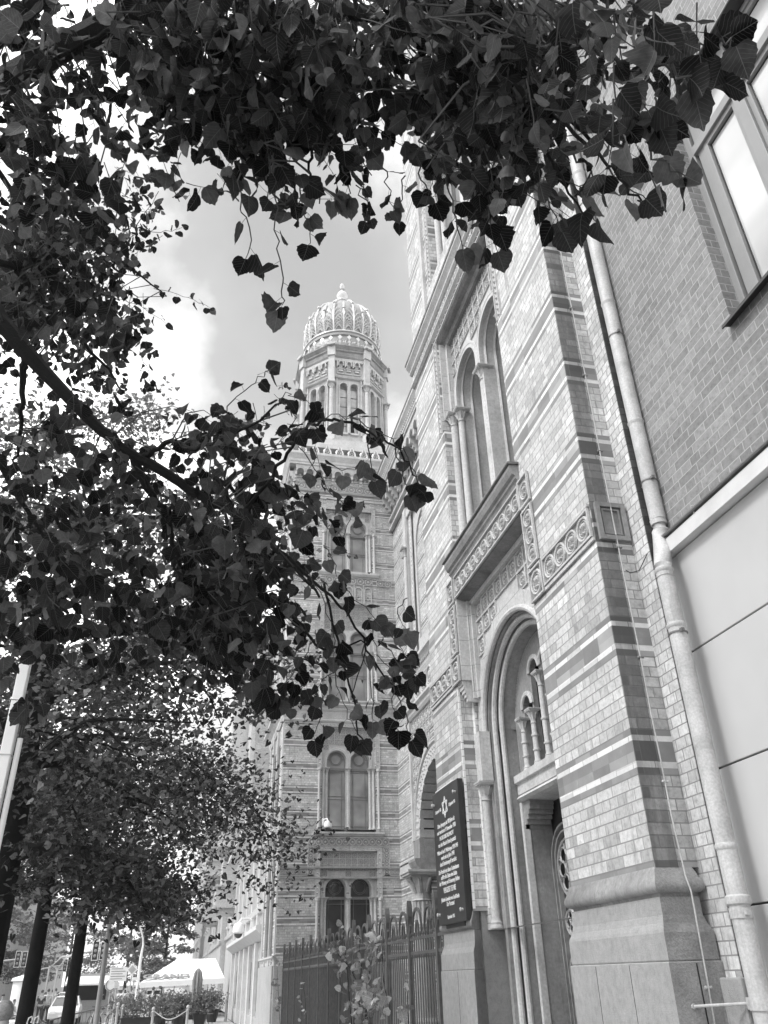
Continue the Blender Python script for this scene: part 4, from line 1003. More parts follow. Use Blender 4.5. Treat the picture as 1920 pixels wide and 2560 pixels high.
# ================================================================ SECURITY CAMERAS
def seccam(p,s,label,facing=(-1,0),group='dome security cameras on the facades'):
    t_=thing('security_camera',label,'camera',group,loc=p)
    fx,fy=facing; m=MB(); m.tube([(0,0,.12*s),(fx*.12*s,fy*.12*s,.2*s),(fx*.3*s,fy*.3*s,.2*s),(fx*.36*s,fy*.36*s,.1*s)],.028*s,8); m.box(-.06*s,.06*s,-.06*s,.06*s,0,.24*s); m.build('bracket',B['white'],t_,True)
    m=MB(); m.lathe((fx*.36*s,fy*.36*s,0),[(.03*s,.12*s),(.1*s,.09*s),(.14*s,.0),(.14*s,-.1*s),(.11*s,-.13*s)],16); m.build('housing',B['white'],t_,True)
    m=MB(); m.lathe((fx*.36*s,fy*.36*s,0),[(.1*s,-.13*s),(.09*s,-.18*s),(.05*s,-.22*s),(0,-.235*s)],16); m.build('dome_lens',B['glass_dark'],t_,True)
seccam((4.78,30.36,6.42),1.0,'white dome security camera at the foot of the middle tower window',(.3,-.9))
# ================================================================ FAR HOUSES
def house(name,label,x0,x1,y0,y1,h,mat,cols=3,rows=4,z0=4.5,step=3.4,ww=1.1,wh=2.0,arch=False,side=None,cat='building'):
    t_=thing(name,label,cat,loc=(x0,y0,GROUND)); L=Matrix.Translation((-x0,-y0,-GROUND))
    def s_(mb,nm,mt,par=None):
        o=mb.build(nm,mt,None); o.parent=par or t_
        if par is None: o.location=(-x0,-y0,-GROUND)
        return o
    fr=FX(x0); m=MB(); m.box(x0,x1,y0,y1,GROUND,h); s_(m,'wall',mat)
    if side is not None: m=MB(); m.box(x0+.3,x1,y0-.06,y0-.003,8.0,h-.4); s_(m,'firewall',side)
    m=MB(); cornice(m,fr,y0,y1,h-.9,h+.1,.7,1); m.prof(fr,y0,y1,[(-.1,z0-.9),(.12,z0-.85),(.18,z0-.65),(-.1,z0-.6)],1); s_(m,'cornice',B['concrete'])
    m=MB(); m.prof(FY(y0),x0-.3,x1,[(.3,h+.1),(-.1,h+.9),(-(y1-y0),h+.9),(-(y1-y0),h+.1)],0); s_(m,'roof',B['zinc_dark'])
    for r in range(rows):
        for c in range(cols):
            uc=y0+(c+.5)*(y1-y0)/cols; z=z0+r*step
            if z+wh>h-1: continue
            m=MB(); 
            if arch: m.sweep(fr,uc,z+wh-ww/2,z,ring_prof(ww/2,ww/2+.2,-.05,.1),10)
            else:
                for q in ((uc-ww/2-.18,uc-ww/2,z-.1,z+wh+.15),(uc+ww/2,uc+ww/2+.18,z-.1,z+wh+.15)): m.fbox(fr,*q,-.05,.08)
                m.prof(fr,uc-ww/2-.25,uc+ww/2+.25,[(-.05,z+wh+.1),(.1,z+wh+.15),(.28,z+wh+.3),(.28,z+wh+.38),(-.05,z+wh+.42)],0)
            m.fbox(fr,uc-ww/2-.2,uc+ww/2+.2,z-.15,z,-.05,.16)
            w_=s_(m,'window',B['concrete'])
            g=MB(); g.fbox(fr,uc-ww/2,uc+ww/2,z,z+wh,.004,.02) if not arch else g.prism(fr,[(uc-ww/2,z)]+[(uc-ww/2*math.cos(PI*i/8),z+wh-ww/2+ww/2*math.sin(PI*i/8)) for i in range(9)]+[(uc+ww/2,z)],.004,.02)
            g.build('pane',B['glass_dark'],w_)
    return t_,s_
hs,hsub=house('low_stone_house','low pale stone house with pointed arched windows beside the tower',3.42,12,35.7,57,8.3,B['stone_pale'],5,1,5.0,3,1.3,2.6,True)
m=MB(); m.prof(FX(3.42),35.7,57,[(-.1,3.0),(.1,3.05),(.45,3.35),(.45,3.5),(-.1,3.62)],0); hsub(m,'ledge',B['concrete'])
for k in range(8):
    m=MB(); u=38+(k//2)*4.6+(k%2)*.9; m.fbox(FX(3.42),u-.25,u+.25,.5,2.1,.004,.02); m.sweep(FX(3.42),u,2.1,None,ring_prof(0.0,.25,.004,.02),8); hsub(m,'window',B['glass_dark'])
for k in range(7):
    m=MB(); u=36.2+k*3.3; m.fbox(FX(3.42),u-.25,u+.25,GROUND,3.0,-.05,.14); m.fbox(FX(3.42),u-.2,u+.2,3.62,7.3,-.05,.12); hsub(m,'pilaster',B['concrete'])
m=MB(); m.fbox(FX(3.42),35.7,57,GROUND,.3,-.05,.1); hsub(m,'plinth',B['granite'])
seccam((3.4,42.5,3.75),1.9,'large grey dome security camera on the ledge of the low stone house',(-1,-.3))
ht,htsub=house('tall_brick_house','tall house with plain brick firewall rising behind the low stone house',3.7,16,57.2,72,24,B['white_wall'],3,5,5.2,3.6,1.3,2.2,side=B['brick_side'])
bal,bsub=house('balcony_house','pale stucco house with projecting balconies down the street',3.3,14,72.2,96,19,B['white_wall'],4,4,5.0,3.5,1.3,2.3)
def balcony(sf,x,y0,y1,z,p=1.4):
    m=MB(); m.box(x-p,x,y0,y1,z,z+1.1); m.box(x-p-.12,x,y0-.12,y1+.12,z+1.1,z+1.22); m.box(x-p-.12,x,y0-.12,y1+.12,z-.15,z); m.box(x-p+.25,x,y0+.2,y1-.2,z-.45,z-.15); sf(m,'balcony',B['white_wall'])
for z in (5.9,9.6,13.3): balcony(htsub,3.7,58.5,62.5,z,1.55)
m=MB(); m.box(2.5,3.7,59.2,62,6.9,22); htsub(m,'bay_window',B['white_wall'])
for z in (6.4,10): balcony(bsub,3.3,80,84,z,1.3)
h3,h3s=house('grey_house','grey stucco apartment house with many windows far down the street',3.6,16,96.5,128,21,B['stone_pale'],6,5,4.6,3.6,1.3,2.2)
for z in (7.5,11.2,15): balcony(h3s,3.6,100,104,z,1.3)
h4,h4s=house('corner_house','farthest pale house closing the row of facades',3.2,16,129,190,23,B['white_wall'],9,5,4.6,3.7,1.4,2.3)
h5,_=house('block_across_the_street','long pale block across the street behind the trees',-60,-26,150,230,17,B['stone_pale'],1,1,5,3,1,1)
for yy,hh,lab in ((60,19,'pale apartment block across the street nearest the camera'),(96,22,'taller pale apartment block across the street in the middle distance')):
    fr=Fr((-27,0),(0,1),(1,0)); t_=thing('apartment_block',lab,'building',loc=(-27,yy,GROUND))
    m=MB(); m.box(-40,-27,yy,yy+34,GROUND,hh); o=m.build('wall',B['white_wall']); o.parent=t_; o.location=(27,-yy,-GROUND)
    for r in range(5):
        for c in range(9):
            u=yy+2+c*3.6; z=1.2+r*3.5
            if z+2>hh-1: continue
            m=MB(); m.fbox(fr,u,u+1.3,z,z+2,-.1,.02); o=m.build('window',B['glass_dark']); o.parent=t_; o.location=(27,-yy,-GROUND)
# ================================================================ GROUND
def sheet(name,x0,x1,y0,y1,z,mat):
    m=MB(); m.add([(x0,y0,z),(x1,y0,z),(x1,y1,z),(x0,y1,z)],[(0,1,2,3)]); o=m.build(name,mat); o['kind']='structure'; return o
sheet('ground',-800,800,-400,1600,GROUND-.13,B['asphalt'])
m=MB(); m.box(-3.6,3.25,-30,400,GROUND-.125,GROUND); o=m.build('pavement',B['paving']); o['kind']='structure'
m=MB(); m.box(-3.75,-3.6,-30,400,GROUND-.125,GROUND+.004); o=m.build('kerb',B['granite']); o['kind']='structure'
m=MB(); m.box(-27,-20,-30,400,GROUND-.125,GROUND); o=m.build('far_pavement',B['paving']); o['kind']='structure'
sheet('road',-20,-3.75,-30,400,GROUND-.126,B['asphalt'])
m=MB()
for k in range(40):
    y=5+k*7; m.add([(-11.6,y,GROUND-.12),(-11.45,y,GROUND-.12),(-11.45,y+3,GROUND-.12),(-11.6,y+3,GROUND-.12)],[(0,1,2,3)])
o=m.build('road_markings',B['white']); o['kind']='structure'
m=MB(); m.box(3.25,7.6,9.95,30.3,GROUND-.1,GROUND+.02); o=m.build('portal_forecourt',B['paving']); o['kind']='structure'
# ================================================================ LEAVES
def leaf_mat(name, lo, hi, tr=.5, rough=.45, spec=.35):
    m=MAT(name); t=NT(m); g=t.N('ShaderNodeNewGeometry')
    r=t.N('ShaderNodeAttribute'); r.attribute_name='leafval'
    uv=t.N('ShaderNodeAttribute'); uv.attribute_name='leafuv'
    sp=t.N('ShaderNodeSeparateXYZ'); t.L(uv.outputs['Vector'],sp.inputs[0])
    # veins: light midrib and side veins
    ax=t.math('ABSOLUTE',sp.outputs[0])
    vv=t.math('ABSOLUTE',t.math('SUBTRACT',t.math('FRACT',t.math('MULTIPLY',t.math('SUBTRACT',sp.outputs[1],t.math('MULTIPLY',ax,.75)),6.5)),.5))
    vein=t.math('MAXIMUM',t.math('LESS_THAN',ax,.012),t.math('MULTIPLY',t.math('LESS_THAN',vv,.045),.6))
    n=t.noise(g.outputs['Position'],60,3,.6)
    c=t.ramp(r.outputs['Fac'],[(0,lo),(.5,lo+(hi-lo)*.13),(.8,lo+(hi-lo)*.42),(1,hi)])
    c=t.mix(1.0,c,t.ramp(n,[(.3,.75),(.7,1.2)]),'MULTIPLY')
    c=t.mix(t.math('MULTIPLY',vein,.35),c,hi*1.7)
    p=t.N('ShaderNodeBsdfPrincipled'); t.L(c,p.inputs['Base Color']); p.inputs['Roughness'].default_value=rough; p.inputs['Specular IOR Level'].default_value=spec
    tl=t.N('ShaderNodeBsdfTranslucent'); t.L(c,tl.inputs[0])
    mx=t.N('ShaderNodeMixShader'); mx.inputs[0].default_value=tr; t.L(p.outputs[0],mx.inputs[1]); t.L(tl.outputs[0],mx.inputs[2])
    o=t.N('ShaderNodeOutputMaterial'); t.L(mx.outputs[0],o.inputs[0]); return m
LV=[(-.055,.20),(-.01,.36),(.10,.475),(.22,.53),(.34,.535),(.46,.505),(.57,.445),(.66,.385),(.75,.305),(.83,.21),(.90,.11),(1.0,.006)]
def leaf_template(kind):
    if kind=='big':
        vs=[];fs=[]
        for i,(y,w_) in enumerate(LV):
            yc=max(y,.0); j=.016 if i%2 else -.010
            vs += [(-w_-j,y-.004*(i%2)),(-w_*.5,(y+yc)/2),(0,yc),(w_*.5,(y+yc)/2),(w_+j,y+.006*(i%2))]
        for i in range(len(LV)-1):
            for k in range(4): fs.append((i*5+k,i*5+k+1,i*5+k+6,i*5+k+5))
    else:
        vs=[(-.1,0),(-.44,.2),(-.40,.5),(0,1.0),(.40,.5),(.44,.2),(.1,0),(0,.4)]
        fs=[(0,1,7,6),(1,2,3,7),(7,3,4,5),(6,7,5,5)]
        fs=[(0,1,2,7),(7,2,3,4),(7,4,5,6)]; fs=[(0,1,2,7),(7,2,3,3),(7,3,4,4),(7,4,5,6)]
        fs=[(0,1,2,7),(2,3,4,7),(4,5,6,7)]
    return np.array(vs,float),fs
def leaf_mesh(name,P,A,Nn,size,mat,kind='big',parent=None,val=None):
    """P base points, A blade axes, Nn blade normals, size lengths (all arrays)"""
    T,F_=leaf_template(kind); n=len(P); k=len(T)
    A=A/np.linalg.norm(A,axis=1,keepdims=True); X=np.cross(A,Nn); X/= (np.linalg.norm(X,axis=1,keepdims=True)+1e-9); Z=np.cross(X,A)
    tx=T[:,0][None,:]*(1+RNG.normal(0,.07,(n,1))); ty=T[:,1][None,:]*np.ones((n,1))
    if kind=='big':
        tx=tx*(1+RNG.normal(0,.05,(n,k)))*np.where(tx>0,1+RNG.normal(0,.13,(n,1)),1+RNG.normal(0,.13,(n,1))); ty=ty*(1+RNG.normal(0,.1,(n,1)))+RNG.normal(0,.018,(n,k))
    fold=RNG.normal(.08,.12,(n,1)); bend=RNG.normal(-.12,.18,(n,1)); tw=RNG.normal(0,.25,(n,1)); side=RNG.normal(0,.25,(n,1)); wave=RNG.normal(0,.05,(n,1)); ph=RNG.uniform(0,6,(n,1))
    curl=np.where(RNG.random((n,1))<.18,RNG.uniform(.5,2.0,(n,1)),0)*np.sign(RNG.normal(.4,1,(n,1)))
    tz=fold*np.abs(tx)+bend*ty**2+tw*tx*ty+side*tx*np.abs(tx)+wave*np.sin(ty*9+ph+np.sign(tx)*1.3)*np.abs(tx)*2+curl*tx*tx
    txx=tx*(1-.25*np.clip(fold**2,0,1))*(1-.35*np.clip(curl,0,1)*np.abs(tx))
    s=size[:,None]
    V=P[:,None,:]+X[:,None,:]*(txx*s)[...,None]+A[:,None,:]*(ty*s)[...,None]+Z[:,None,:]*(tz*s)[...,None]
    V=V.reshape(-1,3)
    base=(np.arange(n)*k)
    loops=np.concatenate([ (base[:,None]+np.array(f)[None,:]) for f in F_],axis=1)  # n x sum
    per=np.array([len(f) for f in F_]); tot=per.sum()
    me=bpy.data.meshes.new(name); me.vertices.add(n*k); me.vertices.foreach_set('co',V.ravel())
    me.loops.add(n*tot); me.loops.foreach_set('vertex_index',loops.ravel().astype(np.int32))
    me.polygons.add(n*len(F_)); st=(np.concatenate([[0],np.cumsum(per)[:-1]])[None,:]+(np.arange(n)*tot)[:,None]).ravel()
    me.polygons.foreach_set('loop_start',st.astype(np.int32))
    try: me.polygons.foreach_set('loop_total',np.tile(per,n).astype(np.int32))
    except Exception: pass
    me.polygons.foreach_set('use_smooth',np.ones(n*len(F_),bool))
    if val is None: val=RNG.random(n)
    a=me.attributes.new('leafval','FLOAT','POINT'); a.data.foreach_set('value',np.repeat(val,k).astype(np.float32))
    a=me.attributes.new('leafuv','FLOAT_VECTOR','POINT'); uv=np.zeros((n,k,3),np.float32); uv[:,:,0]=T[:,0]; uv[:,:,1]=T[:,1]; a.data.foreach_set('vector',uv.ravel())
    me.materials.append(mat); me.update(); me.validate()
    return link(bpy.data.objects.new(name,me),parent)
def unit(v): return v/ (np.linalg.norm(v)+1e-9)
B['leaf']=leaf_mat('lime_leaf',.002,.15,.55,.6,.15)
B['leaf_far']=leaf_mat('lime_leaf_distant',.012,.26,.55,.55,.3)
B['leaf_pale']=leaf_mat('street_tree_leaf',.12,.3,.5,.7,.1)  # sunlight and haze on the far trees are put into this pale colour
B['leaf_ivy']=leaf_mat('climber_leaf',.2,.75,.35,.5)
B['bark']=stone('lime_bark',.012,.4,9,.9,bs=.9)
B['twig']=plain('young_twig',.05,.7,0,.25,20)
# ---------------- near lime tree: trunk out of frame, boughs hanging over the pavement
TN=np.array([-2.35,3.3,GROUND])
near=thing('lime_tree','near lime tree whose big leafy boughs hang over the pavement in front of the facade','tree','lime trees along the kerb',loc=tuple(TN))
def nsub(o): o.parent=near; o.location=tuple(-TN); return o
dW=lambda x,y,d: W(x*S,y*S,d)
m=MB(); m.tube([TN+[0,0,-.1],TN+[.02,0,.5],TN+[.03,.02,3.6],TN+[-.05,.1,6.0],TN+[.1,-.05,9]],[.26,.2,.17,.13,.05],14); nsub(m.build('trunk',B['bark'],None,True))
H0=TN+np.array([.0,.05,4.0]); H1=TN+np.array([-.02,.08,4.9]); H2=TN+np.array([-.04,.08,5.6])
limbs=[
 ([H0,(H0+dW(-120,640,4.5))/2+[0,0,.15],dW(-60,660,4.4),dW(0,695,4.3),dW(60,765,4.2),dW(130,840,4.1),dW(220,930,4.0),dW(320,1000,3.9),dW(430,1070,3.8),dW(500,1110,3.7),dW(600,1190,3.6),dW(690,1290,3.4)],[.09,.075,.055,.045,.04,.032,.028,.026,.022,.016,.01,.005]),
 ([dW(55,760,4.2),dW(50,830,4.25),dW(42,930,4.3),dW(30,1000,4.4)],[.02,.015,.01,.005]),
 ([dW(290,985,3.93),dW(330,1070,3.9),dW(360,1120,3.9),dW(390,1220,3.85),dW(440,1330,3.8)],[.02,.018,.014,.01,.005]),
 ([dW(310,990,3.92),dW(370,955,3.8),dW(420,970,3.7),dW(520,930,3.5),dW(610,870,3.4)],[.014,.012,.01,.007,.004]),
 ([dW(520,1110,3.7),dW(600,1010,3.5),dW(650,940,3.3),dW(710,905,3.1),dW(790,925,3.0),dW(850,965,2.9),dW(900,1030,2.8)],[.009,.008,.007,.006,.005,.004,.003]),
 ([dW(600,1190,3.6),dW(720,1290,3.4),dW(760,1340,3.3),dW(820,1440,3.25),dW(870,1500,3.2)],[.008,.006,.005,.004,.002]),
 ([dW(560,1160,3.65),dW(640,1330,3.5),dW(700,1400,3.4),dW(790,1390,3.4),dW(760,1500,3.35)],[.008,.007,.006,.003,.002]),
 ([dW(700,1260,3.4),dW(740,1420,3.35),dW(775,1560,3.3),dW(800,1640,3.25)],[.006,.005,.004,.002]),
 ([H1,(H1+dW(500,-80,3.4))/2+[0,0,.3],dW(500,-60,3.4),dW(760,20,3.1),dW(890,72,2.9),dW(960,95,2.8),dW(1080,150,2.7),dW(1170,210,2.6),dW(1290,320,2.5)],[.08,.06,.04,.026,.022,.018,.012,.008,.004]),
 ([dW(925,85,2.85),dW(965,140,2.8),dW(980,200,2.75),dW(985,310,2.7),dW(1000,420,2.65)],[.012,.009,.006,.004,.002]),
 ([dW(1080,150,2.7),dW(1160,290,2.5),dW(1200,370,2.4),dW(1270,480,2.3)],[.007,.005,.004,.002]),
 ([dW(960,95,2.8),dW(1150,90,2.3),dW(1260,105,2.1),dW(1340,125,1.95),dW(1450,155,1.8)],[.012,.009,.006,.004,.002]),
 ([dW(1080,190,2.6),dW(1180,240,2.4),dW(1260,300,2.3),dW(1310,360,2.2),dW(1370,420,2.15),dW(1395,445,2.1)],[.007,.006,.005,.004,.003,.002]),
 ([H1,dW(200,-100,3.6),dW(260,40,3.6),dW(150,110,3.7),dW(0,180,3.9)],[.05,.03,.01,.008,.004]),
 ([dW(500,-60,3.4),dW(480,60,3.2),dW(530,200,3.1),dW(565,330,3.0),dW(590,420,2.9)],[.02,.012,.008,.005,.003]),
 ([dW(620,-20,3.2),dW(640,150,3.0),dW(660,300,2.9),dW(672,380,2.8),dW(690,440,2.75)],[.01,.008,.006,.004,.002]),
 ([H2,(H2+dW(-50,300,6.0))/2,dW(-50,300,6.0),dW(60,380,6.4),dW(170,480,6.8),dW(260,560,7.2),dW(360,640,7.5)],[.06,.05,.03,.02,.015,.01,.005]),
 ([dW(-50,300,6.0),dW(100,520,6.2),dW(200,640,6.3),dW(300,720,6.4)],[.02,.015,.01,.005]),
 ([H1,dW(-30,560,5.0),dW(80,650,5.2),dW(200,760,5.4),dW(270,850,5.5)],[.05,.025,.018,.01,.005]),
 ([dW(0,695,4.3),dW(-40,900,4.4),dW(60,1100,4.4),dW(170,1250,4.3),dW(300,1350,4.2)],[.02,.016,.012,.008,.004]),
]
m=MB(); LP=[]
def refine(pts,rs,k=5):
    P=[np.array(p,float) for p in pts]; o=[];r=[]
    for i in range(len(P)-1):
        p0=P[max(i-1,0)];p1=P[i];p2=P[i+1];p3=P[min(i+2,len(P)-1)]
        for j in range(k):
            t_=j/k; o.append(.5*((2*p1)+(-p0+p2)*t_+(2*p0-5*p1+4*p2-p3)*t_**2+(-p0+3*p1-3*p2+p3)*t_**3)+RNG.normal(0,.006,3)*(1 if rs[i]<.03 else 0)); r.append(rs[i]*(1-t_)+rs[i+1]*t_)
    o.append(P[-1]); r.append(rs[-1]); return o,r
for pts,rs in limbs:
    o,r=refine(pts,rs); m.tube(o,r,7); LP+= [(p,q) for p,q in zip(o,r)]
LPP=np.array([p for p,_ in LP])
leaves=dict(P=[],A=[],N=[],S=[],V=[])
down=np.array([0,0,-1.0])
SKYV=np.array([-.35,-.1,1.0])
def add_leaf(base,axis,size,val=None,normal=None):
    axis=unit(axis)
    if normal is None:
        normal=SKYV*.5+RNG.normal(0,.55,3)+unit(EYE-base)*RNG.choice([-.3,.0,.3])
    normal=normal-axis*np.dot(normal,axis)
    leaves['P'].append(base);leaves['A'].append(axis);leaves['N'].append(unit(normal));leaves['S'].append(size);leaves['V'].append(RNG.random() if val is None else val)
def twig(p,d,L,n,size,mb,droop=.5,r0=.0022,endleaf=True):
    p=np.array(p,float); d=unit(np.array(d,float)); pts=[p.copy()]; side=unit(np.cross(d,RNG.normal(0,1,3)))
    step=L/n; sg=1
    for i in range(n):
        d=unit(d+down*droop*step*1.6+RNG.normal(0,.10,3)); p=p+d*step; pts.append(p.copy())
        side=unit(side-d*np.dot(side,d)); pd=unit(side*sg*.8+d*.45+down*.25+RNG.normal(0,.25,3)); sg=-sg
        s_=size*RNG.uniform(.65,1.15)*(1-.18*(i/n))
        pl=s_*RNG.uniform(.35,.6); b=p+pd*pl
        mb.tube([p,p+pd*pl*.5+down*.002,b],[.0009,.0008,.0008],3,False)
        add_leaf(b,unit(pd*.55+down*.75+RNG.normal(0,.35,3)),s_)
    if endleaf:
        b=p+d*size*.3; mb.tube([p,b],[.0009,.0008],3,False); add_leaf(b,unit(d*.6+down*.6+RNG.normal(0,.2,3)),size*.85)
    mb.tube(pts,[r0*(1-.6*i/n) for i in range(n+1)],4,False)
# density and distance of the hanging twigs over the part of the crown seen from the pavement
rows=["7 5 4 5 8 9 9 9 9 9 9 8 8 9 9 9 9 8 7 4 1 0 0 0",
"5 4 4 6 8 9 9 9 9 9 9 8 8 9 9 9 9 8 6 5 4 2 0 0",
"6 5 3 4 7 9 9 9 9 9 9 7 7 9 9 9 9 7 5 4 3 2 0 0",
"7 6 4 4 5 7 8 9 9 9 8 6 7 9 9 9 8 6 4 4 2 0 0 0",
"7 6 5 3 2 4 6 6 8 8 6 1 2 7 8 9 7 5 4 2 1 0 0 0",
"6 6 6 5 3 2 1 1 4 5 3 1 0 5 7 6 4 3 2 2 1 0 0 0",
"7 8 7 6 4 1 0 0 2 2 1 0 0 1 3 2 1 1 0 0 0 0 0 0",
"8 9 8 6 4 0 0 0 0 0 0 0 0 0 0 0 0 0 0 0 0 0 0 0",
"9 9 8 7 1 0 0 0 0 0 0 0 0 0 0 0 0 0 0 0 0 0 0 0",
"9 9 8 7 3 0 0 0 0 0 0 0 0 0 0 0 0 0 0 0 0 0 0 0",
"7 6 7 7 3 0 0 0 0 0 0 0 0 0 0 0 0 0 0 0 0 0 0 0",
"3 3 5 5 1 0 0 0 0 0 0 0 0 0 0 0 0 0 0 0 0 0 0 0",
"2 3 4 3 1 0 0 2 2 0 0 0 0 0 0 0 0 0 0 0 0 0 0 0",
"2 5 4 2 2 3 7 8 6 2 0 0 0 0 0 0 0 0 0 0 0 0 0 0",
"3 5 5 4 4 4 6 7 6 2 0 0 0 0 0 0 0 0 0 0 0 0 0 0",
"4 5 4 4 3 4 6 6 6 5 1 0 0 0 0 0 0 0 0 0 0 0 0 0",
"5 5 5 5 4 4 7 8 8 3 0 0 0 0 0 0 0 0 0 0 0 0 0 0",
"5 6 6 5 5 6 9 9 8 2 0 0 0 0 0 0 0 0 0 0 0 0 0 0",
"5 6 5 5 6 7 9 9 7 2 0 0 0 0 0 0 0 0 0 0 0 0 0 0",
"6 6 5 5 6 7 9 9 6 1 0 0 0 0 0 0 0 0 0 0 0 0 0 0",
"4 3 3 1 0 1 4 7 4 0 0 0 0 0 0 0 0 0 0 0 0 0 0 0",
"1 0 0 0 0 0 0 1 1 0 0 0 0 0 0 0 0 0 0 0 0 0 0 0"]
DG=np.array([[float(v) for v in r.split()] for r in rows])
def dist_at(x,y):
    if y<480:
        t_=min(1,max(0,(x-300)/1100)); base=3.5-1.5*t_
        if x<420 and y>260: return RNG.choice([RNG.uniform(3.2,4.2),RNG.uniform(5.5,8.5)],p=[.3,.7])
        if RNG.random()<.3: return base+RNG.uniform(.6,2.6)
        return base+RNG.uniform(-.35,.6)
    if y<860: return RNG.uniform(5.0,8.0) if RNG.random()<.75 or y<640 else RNG.uniform(4.0,5)
    if RNG.random()<.25: return RNG.uniform(4.6,6.2)
    return RNG.uniform(3.4,4.5) if x<450 else RNG.uniform(3.1,4.2)
tm=MB(); ncell=DG.shape
CELL=69.1
for r in range(ncell[0]):
    for c in range(ncell[1]):
        dn=DG[r,c]
        if dn<=0: continue
        cover=0; target=dn/9.0; target=CELL*CELL*(target**2.0)*3.3
        if dn>=9: target*=1.35
        while cover<target:
            x=(c+RNG.random())*CELL; y=(r+RNG.random())*CELL
            d=dist_at(x,y); size=(RNG.uniform(.062,.08)*(.78 if d<2.6 else 1)) if d<4.8 else RNG.uniform(.056,.072)
            px=size*1706/d; n=int(RNG.integers(4,8)) if dn>3 else int(RNG.integers(3,5))
            L=n*RNG.uniform(.03,.042)*1.1
            # the twig hangs so that its middle lies at the sampled point
            dirv=unit(np.array([.4,.1,-.5])+RNG.normal(0,.55,3)); P=dW(x,y,d)-dirv*L*.62
            if dn>=4 and RNG.random()<.5:
                j=np.argmin(((LPP-P)**2).sum(1)); q=LPP[j]; dd_=np.linalg.norm(q-P)
                if .1<dd_<(.75 if dn>=7 else .4):
                    mid=(q+P)/2+np.array([0,0,.12*dd_])+RNG.normal(0,.03,3); tm.tube([q,(q*.6+mid*.4),mid,(mid*.4+P*.6),P],[.0045,.004,.0035,.003,.0022],4,False)
            twig(P,dirv,L,n,size,tm); cover+= n*px*px*.42
# hand placed sprigs on the silhouette (photo shapes)
def sprig(path,dist,n,size,seed=None):
    pts=[dW(x,y,dist+i*.0) for i,(x,y) in enumerate(path)]; o,r=refine(pts,[.003]+[.0022]*(len(pts)-2)+[.0012],4); tm.tube(o,r,4,False)
    o=np.array(o); L=len(o)
    n=max(2,int(n*.78))
    for i in range(n):
        q=int((i+.6)/n*(L-1)); p=o[q]; d=unit(o[min(q+1,L-1)]-o[max(q-1,0)]); v=EYE-p; v=unit(v)
        s_=unit(np.cross(d,v))*(1 if i%2 else -1); pd=unit(s_*.85+d*.35+down*.2+RNG.normal(0,.15,3)); sz=size*RNG.uniform(.75,1.1)
        b=p+pd*sz*.4; tm.tube([p,b],[.0009,.0008],3,False)
        add_leaf(b,unit(pd*.6+down*.7+RNG.normal(0,.25,3)),sz,None,v*RNG.choice([1,-1])*.45+RNG.normal(0,.6,3))
    add_leaf(o[-1],unit(unit(o[-1]-o[-3])+RNG.normal(0,.1,3)+down*.3),size,None,unit(EYE-o[-1])+RNG.normal(0,.3,3))
